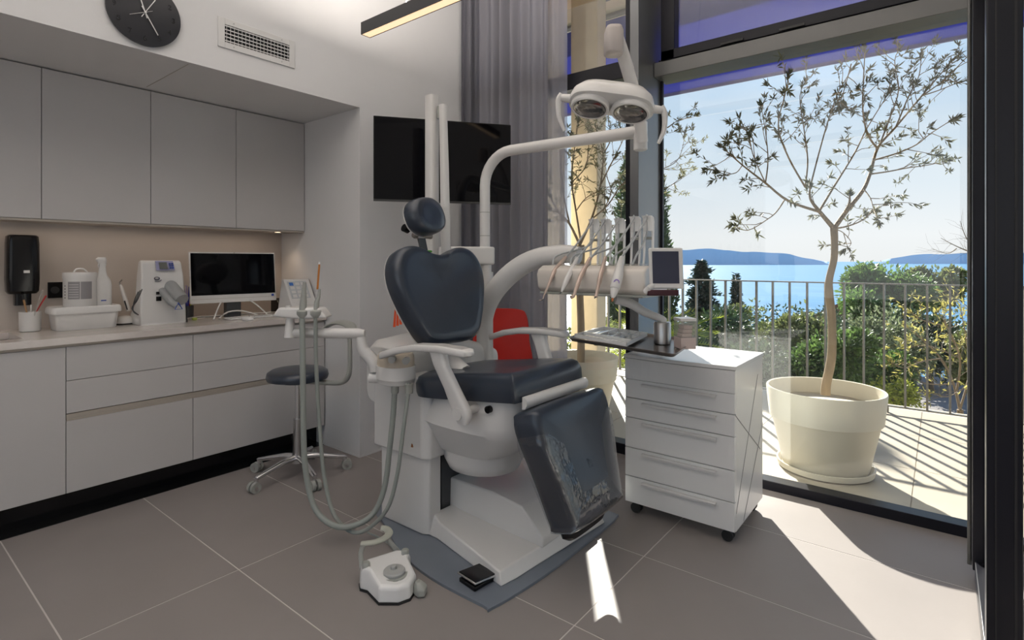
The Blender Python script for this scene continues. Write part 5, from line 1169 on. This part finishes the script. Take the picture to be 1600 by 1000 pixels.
# tray table on its arm
TZ = .955
tt = thing('tray_table', 'dark steel tray table swung over the drawer cart', 'tray', (2.45, 1.2, TZ))
A4 = [(2.30, 1.465), (2.16, .855), (2.63, .935), (2.77, 1.56)]
cc = Vector((sum(p[0] for p in A4)/4, sum(p[1] for p in A4)/4)); 
def ring4(f, z): 
    r_ = []
    for i in range(4):
        a, b = Vector(A4[i]), Vector(A4[(i+1) % 4]); pr_ = Vector(A4[i-1])
        for j in range(5):
            tt_ = j/4; c1_ = a+(pr_-a).normalized()*.03; c2_ = a+(b-a).normalized()*.03; q = c1_*(1-tt_)**2+a*2*tt_*(1-tt_)+c2_*tt_**2; q = cc+(q-cc)*f; r_.append((q.x, q.y, z))
    return r_
k = MB(); k.rings([ring4(.96, TZ-.004), ring4(1.0, TZ+.010), ring4(1.0, TZ+.013), ring4(.985, TZ+.013), ring4(.95, TZ)]); k.build('plate', mat('tray_steel', (.23, .20, .18), .28, .75, var=.15, scale=6), tt, smooth=True, angle=30)
pp = at(1035, 512, 2.58); pp = Vector((pp.x, pp.y, TZ))
k = MB(); k.lathe([(.035, TZ+.001), (.040, TZ+.004), (.040, TZ+.10), (.036, TZ+.106), (.018, TZ+.107)], (pp.x, pp.y, 0), 32); k.build('swivel_post', steel, tt, smooth=True)
k = MB(); k.tube([at(962, 468, 2.62), at(985, 474, 2.62), at(1008, 488, 2.60), (pp.x, pp.y, TZ+.118), (pp.x, pp.y, TZ+.104)], [.022, .024, .021, .017, .017], 14, smooth=4); k.build('support_arm', white, tt, smooth=True)
k = MB(); k.lathe([(.012, TZ-.035), (.014, TZ-.004)], (2.44, 1.38, 0), 12); k.build('underside_knob', blackr, tt, smooth=True)
# white instrument tray with compartments
it = thing('compartment_tray', 'white divided instrument tray on the left of the steel table', 'tray', (2.45, 1.3, TZ+.0135))
B4 = [at(894, 533, 2.74), at(976, 547, 2.50), at(1004, 519, 2.92), at(938, 512, 3.12)]
zz = TZ+.0135; g4 = [(2.325, 1.440), (2.215, 1.10), (2.60, 1.175), (2.69, 1.475)]
def t4(u, v, z): 
    a, b, c, d = [Vector(q) for q in g4]; p = (a*(1-u)+b*u)*(1-v)+(d*(1-u)+c*u)*v; return (p.x, p.y, z)
def tq(k, u0, u1, v0, v1, z0, z1): k.rings([[t4(u0, v0, z0), t4(u1, v0, z0), t4(u1, v1, z0), t4(u0, v1, z0)], [t4(u0, v0, z1), t4(u1, v0, z1), t4(u1, v1, z1), t4(u0, v1, z1)]]); return k
tq(MB(), 0, 1, 0, 1, zz, zz+.003).build('base', whiteb, it)
k = MB()
for a in ((0, .02, 0, 1), (.98, 1, 0, 1), (0, 1, 0, .02), (0, 1, .98, 1), (.32, .35, .28, 1), (.58, .61, .28, .98), (.82, .84, .5, .98), (.0, .98, .26, .285), (.35, .98, .60, .62)): tq(k, *a, zz+.003, zz+.018)
k.build('rim_and_dividers', whiteb, it)
for i, (u, v0, v1) in enumerate(((.42, .32, .92), (.48, .30, .56), (.68, .34, .9), (.75, .33, .57), (.18, .35, .9))):
    a, b = Vector(t4(u, v0, zz+.0075)), Vector(t4(u+.03, v1, zz+.0075))
    t = thing('steel_instrument', ['mirror handled steel probe in the left slot of the white tray', 'short steel pick beside the probe in the white tray', 'long steel scaler in the right middle slot of the white tray', 'short steel excavator in the right slot of the white tray', 'steel tweezers in the leftmost slot of the white tray'][i], 'dental tool', a, 'steel instruments in the white tray')
    MB().tube([a, a.lerp(b, .3), a.lerp(b, .7), b], [.0015, .004, .004, .0012], 8).build('shaft', chrome, t, smooth=True)
# clear box with boxes in it
bc = at(1070, 545, 2.46); bc = Vector((bc.x+.0, bc.y, TZ+.0005)); s_ = .036
t = thing('clear_dispenser_box', 'clear lidded box standing on the steel table, right of the post', 'box', bc)
M_ = Matrix.Translation(bc)@Matrix.Rotation(AZ-PI/2+.15, 4, 'Z')
k = MB(M_); k.box((-s_, -s_, 0), (s_, s_, .052)); k.build('base', mat('pinkish_base', (.55, .45, .42), .4), t, bevel=.002)
k = MB(M_); k.box((-s_, -s_, .052), (s_, s_, .125)); k.build('clear_body', clearp, t)
k = MB(M_); k.box((-s_-.002, -s_-.002, .125), (s_+.002, s_+.002, .138)); k.build('lid', white, t, bevel=.002)
for i in range(3):
    k = MB(M_); k.box((-.026+.004*i, -.024, .053+.018*i), (.022+.002*i, .024, .069+.018*i)); k.build('refill_block', mat('peach_block', (.62, .50, .45), .6), t, bevel=.001)

# ---- assistant side: box on the pillar, swing arm, holder, suction hoses
au = thing('assistant_arm', 'white swing arm with suction holder, left of the dental chair', 'dental unit arm', (1.74, 2.08, .75))
bc_ = Vector((1.735, 2.10))
k = MB(); k.rings([[(bc_.x+q[0]*f, bc_.y+q[1]*f, z) for q in superell(.085, .10, 36, 2.3)] for z, f in ((.752, .85), (.756, .93), (.775, .97), (.778, 1.0), (.84, 1.0))]); k.build('hose_box', white, au, smooth=True, angle=40)
k = MB(); k.rings([[(bc_.x+q[0]*f, bc_.y+q[1]*f, z) for q in superell(.080, .095, 36, 2.3)] for z, f in ((.84, 1.0), (.885, .98), (.90, .9))]); pn = k.build('control_panel', mat('beige_panel', (.52, .45, .36), .45), au, smooth=True, angle=40)
for px, py in ((612, 562), (634, 564)): 
    q = at(px, py, 2.55); k = MB(); k.tube([q+FW*.03, q-FW*.004], .017, 18); k.build('push_button', mat('button_grey', (.36, .36, .34), .4), pn, smooth=True)
JD = 2.72
k = MB(); k.tube([at(625, 588, 2.70), at(603, 590, 2.70), at(578, 590, 2.71)], [.028, .030, .026], 12, smooth=2); k.build('lower_link', white, au, smooth=True)
k = MB(); k.tube([at(587, 580, 2.71), at(584, 566, 2.71), at(574, 554, 2.71), at(567, 545, 2.71), at(564, 526, 2.71)], [.030, .034, .030, .028, .024], 14, smooth=3); k.build('upper_link', white, au, smooth=True)
k = MB(); k.tube([at(570, 521, 2.71), at(560, 521, 2.71), at(460, 520, 2.67), at(447, 521, 2.66)], [.018, .026, .024, .020], 14, up=(0, 0, 1)); k.build('horizontal_bar', white, au, smooth=True)
k = MB(); k.tube([at(452, 527, 2.66), at(453, 505, 2.66), at(455, 488, 2.66)], [.026, .020, .020], 14, smooth=3); k.build('riser', white, au, smooth=True)
hd = MB(); hd.extr([at(x_, y_, 2.62) for x_, y_ in ((424, 495), (434, 481), (498, 481), (510, 497), (470, 499))], FW*.10); hd.build('holder', white, au, bevel=.010, seg=3)
k = MB(); q = at(450, 482, 2.64); k.lathe([(.010, q.z), (.011, q.z+.012), (.008, q.z+.014)], (q.x, q.y, 0), 18); k.build('latch_button', white, au, smooth=True)
for i, (x0_, xt, ytop, lab, r0) in enumerate(((472, 476, 441, 'thick grey suction handpiece with hose, left in the holder', .0165), (493, 499, 452, 'slim grey saliva ejector with orange tip, right in the holder', .012))):
    t = thing('suction_hose', lab, 'dental tool', at(x0_+1, 490, 2.63), 'suction hoses')
    k = MB(); k.tube([at(x0_-9, 485, 2.63), at(x0_+9, 485, 2.63)], [.016, .016], 10); 
    k = MB(); k.lathe([(.014, at(0, 497, 2.63).z), (.028, at(0, 491, 2.63).z), (.028, at(0, 486, 2.63).z), (.022, at(0, 484, 2.63).z)], (at(x0_+1, 490, 2.63).x, at(x0_+1, 490, 2.63).y, 0), 18); k.build('holder_cup', greyp, t, smooth=True)
    k = MB(); k.tube([at(x0_+1, 484, 2.63), at(x0_+2, 472, 2.63), at(xt-1, ytop+12, 2.63), at(xt, ytop, 2.63)], [r0*1.05, r0, r0*.65, r0*.5], 16); k.build('handpiece', greyp, t, smooth=True)
    if i == 1: k = MB(); k.tube([at(496, 452, 2.63), at(499, 413, 2.63)], .0048, 10); k.build('orange_tip', mat('orange_tube', (.55, .19, .03), .35), t, smooth=True); k = MB(); k.tube([at(499, 413, 2.63), at(499, 409, 2.63)], [.006, .004], 10); k.build('tip_cap', white, t, smooth=True)
    hh = [[(472, 495, 2.63), (473, 560, 2.62), (474, 660, 2.62), (477, 730, 2.62), (490, 790, 2.60), (515, 818, 2.57), (545, 823, 2.58), (580, 806, 2.60), (600, 765, 2.62), (609, 700, 2.62), (615, 640, 2.61), (617, 598, 2.60)],
          [(493, 495, 2.63), (494, 570, 2.65), (499, 660, 2.67), (506, 740, 2.67), (520, 800, 2.64), (545, 829, 2.60), (572, 828, 2.57), (605, 795, 2.55), (621, 740, 2.55), (629, 680, 2.55), (637, 620, 2.56), (639, 598, 2.57)]][i]
    k = MB(); k.tube([at(*q) for q in hh], [.0135]*12 if i == 0 else [.0095]*12, 12, smooth=5); k.build("hose", greyh, t, smooth=True)
    e_ = at(*hh[-1]); k = MB(); k.lathe([(.017, e_.z-.05), (.019, e_.z-.045), (.019, e_.z-.005)], (e_.x, e_.y, 0), 16); k.build('hose_sleeve', greyp, t, smooth=True)

# ---- orange ribbon behind the backrest
t = thing('orange_ribbon', 'bright orange ribbon tails hanging behind the left of the backrest', 'ribbon', at(620, 478, 2.95))
for i, (x0_, x1_) in enumerate(((617, 614), (620, 619), (623, 624), (626, 628))):
    a, b = at(x0_, 478, 2.95+.004*i), at(x1_, 511-2*i, 2.95+.004*i); k = MB(); k.extr([a, a+RT*.008, b+RT*.014, b], FW*.0015); k.build('tail', orangem, t)
k = MB(); k.tube([at(622, 480, 2.96), at(640, 440, 3.0), at(668, 428, 3.05)], .003, 6, smooth=3); k.build('cord', orangem, t, smooth=True)

# ---- stool
sc0 = Vector((1.84, 3.175))
st = thing('doctor_stool', 'wheeled stool with round navy seat and chrome star base', 'stool', (sc0.x, sc0.y, 0))
k = MB(); k.cushion([(q[0], q[1]) for q in superell(.185, .185, 48, 2)], (sc0.x, sc0.y, .605), (1, 0, 0), (0, 1, 0), (0, 0, 1), [(.8, 0), (.97, .006), (1.0, .025), (.97, .05), (.85, .064), (.5, .07), (.1, .071)]); k.build('seat', navy, st, smooth=True, angle=60)
MB().cyl((sc0.x, sc0.y, .34), (sc0.x, sc0.y, .60), .018, n=18).build('gas_lift', chrome, st, smooth=True)
MB().tube([(sc0.x, sc0.y, .085), (sc0.x, sc0.y, .13), (sc0.x, sc0.y, .30), (sc0.x, sc0.y, .36)], [.036, .032, .028, .026], 20).build('column', steel, st, smooth=True)
MB().lathe([(.10, .590), (.10, .604)], (sc0.x, sc0.y, 0), 24).build('seat_plate', dgrey, st, smooth=True)
for i in range(5):
    a = math.radians(187+72*i); d_ = Vector((math.cos(a), math.sin(a), 0)); c_ = Vector((sc0.x, sc0.y, 0)); e_ = c_+d_*.285
    k = MB(); k.tube([c_+Vector((0, 0, .115)), c_+d_*.08+Vector((0, 0, .118)), c_+d_*.18+Vector((0, 0, .10)), e_+Vector((0, 0, .078))], [.026, .023, .019, .016], 12, smooth=3, flat=.8); lg = k.build('leg', chrome, st, smooth=True)
    MB().cyl(e_+Vector((0, 0, .052)), e_+Vector((0, 0, .082)), .013, n=12).build('caster_stem', chrome, lg, smooth=True)
    q = Vector((-d_.y, d_.x, 0)); w_c = e_+d_*.012
    k = MB(); k.cyl(w_c-q*.026+Vector((0, 0, .031)), w_c-q*.006+Vector((0, 0, .031)), .031, n=20); k.cyl(w_c+q*.006+Vector((0, 0, .031)), w_c+q*.026+Vector((0, 0, .031)), .031, n=20); k.build('caster_wheel', greyp, lg, smooth=True)
    k = MB(); k.tube([w_c-q*.0265+Vector((0, 0, .028)), w_c+q*.0265+Vector((0, 0, .028))], .012, 12); k.build('caster_axle', steel, lg, smooth=True)
k = MB(); k.tube([(sc0.x+.0, sc0.y, .597), at(510, 598, 3.42), at(535, 597, 3.38), at(545, 585, 3.36), at(547, 560, 3.36), at(546, 520, 3.36)], [.014, .016, .016, .016, .014, .013], 12, smooth=4); k.build('back_arm', greyp, st, smooth=True)
k = MB(); arcp = []
for i in range(9):
    a = -1.25+2.0*i/8; arcp.append(Vector((2.02-.20+.22*math.cos(a), 3.02-.02+.22*math.sin(a), .985)))
arcp = [at(508, 512, 3.62), at(522, 505, 3.60), at(535, 504, 3.52), at(546, 508, 3.42), at(550, 516, 3.34)]
k.tube(arcp, [.03, .036, .038, .036, .03], 12, smooth=3, flat=.35, up=(0, 0, 1)); k.build('backrest', greyp, st, smooth=True)

# ---- foot control on the floor
fp = at(611, 912, 2.24)
fc = thing('foot_control', 'white and grey foot control with dial and carry handle on the floor', 'foot control', (fp.x, fp.y, 0))
M_ = Matrix.Translation((fp.x, fp.y, 0))@Matrix.Rotation(AZ-PI/2+.60, 4, 'Z')@Matrix.Diagonal((.98, 1.0, 1.3, 1))     # local +y away from the viewer
out = [(-.075, .115), (-.105, .09), (-.115, .05), (-.095, .02), (-.085, -.08), (-.02, -.125), (.03, -.125), (.085, -.075), (.092, .02), (.115, .05), (.105, .09), (.075, .115)]
k = MB(M_); k.rings([[(x*1.02, y*1.02, .0) for x, y in out], [(x*1.02, y*1.02, .006) for x, y in out]]); k.build('rubber_base', blackr, fc)
k = MB(M_); k.rings([[(x, y, .006) for x, y in out], [(x*.97, y*.97, .045+(.012 if y > 0 else 0)) for x, y in out], [(x*.88, y*.88, .056+(.016 if y > 0 else -.002)) for x, y in out]]); k.build('body', whiteb, fc, bevel=.006, seg=3)
k = MB(M_); k.rings([[(.054*math.cos(a), -.035+.054*math.sin(a), z) for a in [2*PI*i/36 for i in range(36)]] for z in (.052, .060)]); k.build('dial_ring', greyp, fc, bevel=.001)
k = MB(M_); k.rings([[(r*math.cos(a), -.035+r*math.sin(a), z) for a in [2*PI*i/36 for i in range(36)]] for r, z in ((.045, .058), (.045, .068), (.040, .072))]); dd = k.build('dial', mat('dial_grey', (.40, .41, .40), .4), fc, smooth=True, angle=40)
k = MB(M_); k.rings([[(.0+r*math.cos(a), -.028+r*math.sin(a), z) for a in [2*PI*i/20 for i in range(20)]] for r, z in ((.013, .071), (.013, .080), (.010, .082))]); k.build('dial_nub', MATS['dial_grey'], dd, smooth=True, angle=40)
for sx_ in (-1, 1):
    k = MB(M_); k.rings([[(sx_*.088+r*math.cos(a), .055+r*math.sin(a), z) for a in [2*PI*i/20 for i in range(20)]] for r, z in ((.017, .066), (.017, .080), (.013, .084))]); k.build('side_button', greyp, fc, smooth=True, angle=40)
k = MB(M_); 
for i, c_ in enumerate((-.012, -.004, .004)): k.box((c_-.003, .018, .0545), (c_+.003, .024, .0575))
k.box((.001, .010, .0545), (.004, .013, .0575)); k.build('blue_mark', bluem, fc)
for P_ in ([(-.092, .095, .05), (-.088, .12, .09), (-.075, .12, .115)], [(.085, .11, .05), (.05, .12, .09), (.035, .12, .118)]): MB(M_).tube(P_, [.011, .010, .010], 10, smooth=3).build('handle_strut', greyp, fc, smooth=True)
k = MB(M_); k.tube([(-.085, .125, .118), (-.04, .10, .120), (.01, .105, .120), (.045, .13, .122), (.045, .165, .126), (.025, .18, .128)], [.014, .016, .017, .017, .016, .013], 12, smooth=4, flat=.45, up=(0, 0, 1)); k.build('carry_handle', mat('sage_grey', (.42, .43, .37), .45), fc, smooth=True)
k = MB(M_); k.rings([[(x, y, z) for x, y in ((.055, -.10), (.10, -.075), (.112, -.115), (.085, -.145), (.06, -.135))] for z in (.004, .026)]+[[(.075+(x-.082)*.5, -.105+(y+.112)*.5, .042) for x, y in ((.055, -.10), (.10, -.075), (.112, -.115), (.085, -.145), (.06, -.135))]]); k.build('side_pedal', greyp, fc, bevel=.005)
k = MB(M_); k.tube([(.06, .12, .02), (.10, .17, .012), (.12, .26, .010), (.10, .36, .016), (.06, .45, .020)], .004, 8, smooth=4); k.build('cable', greyh, fc, smooth=True)
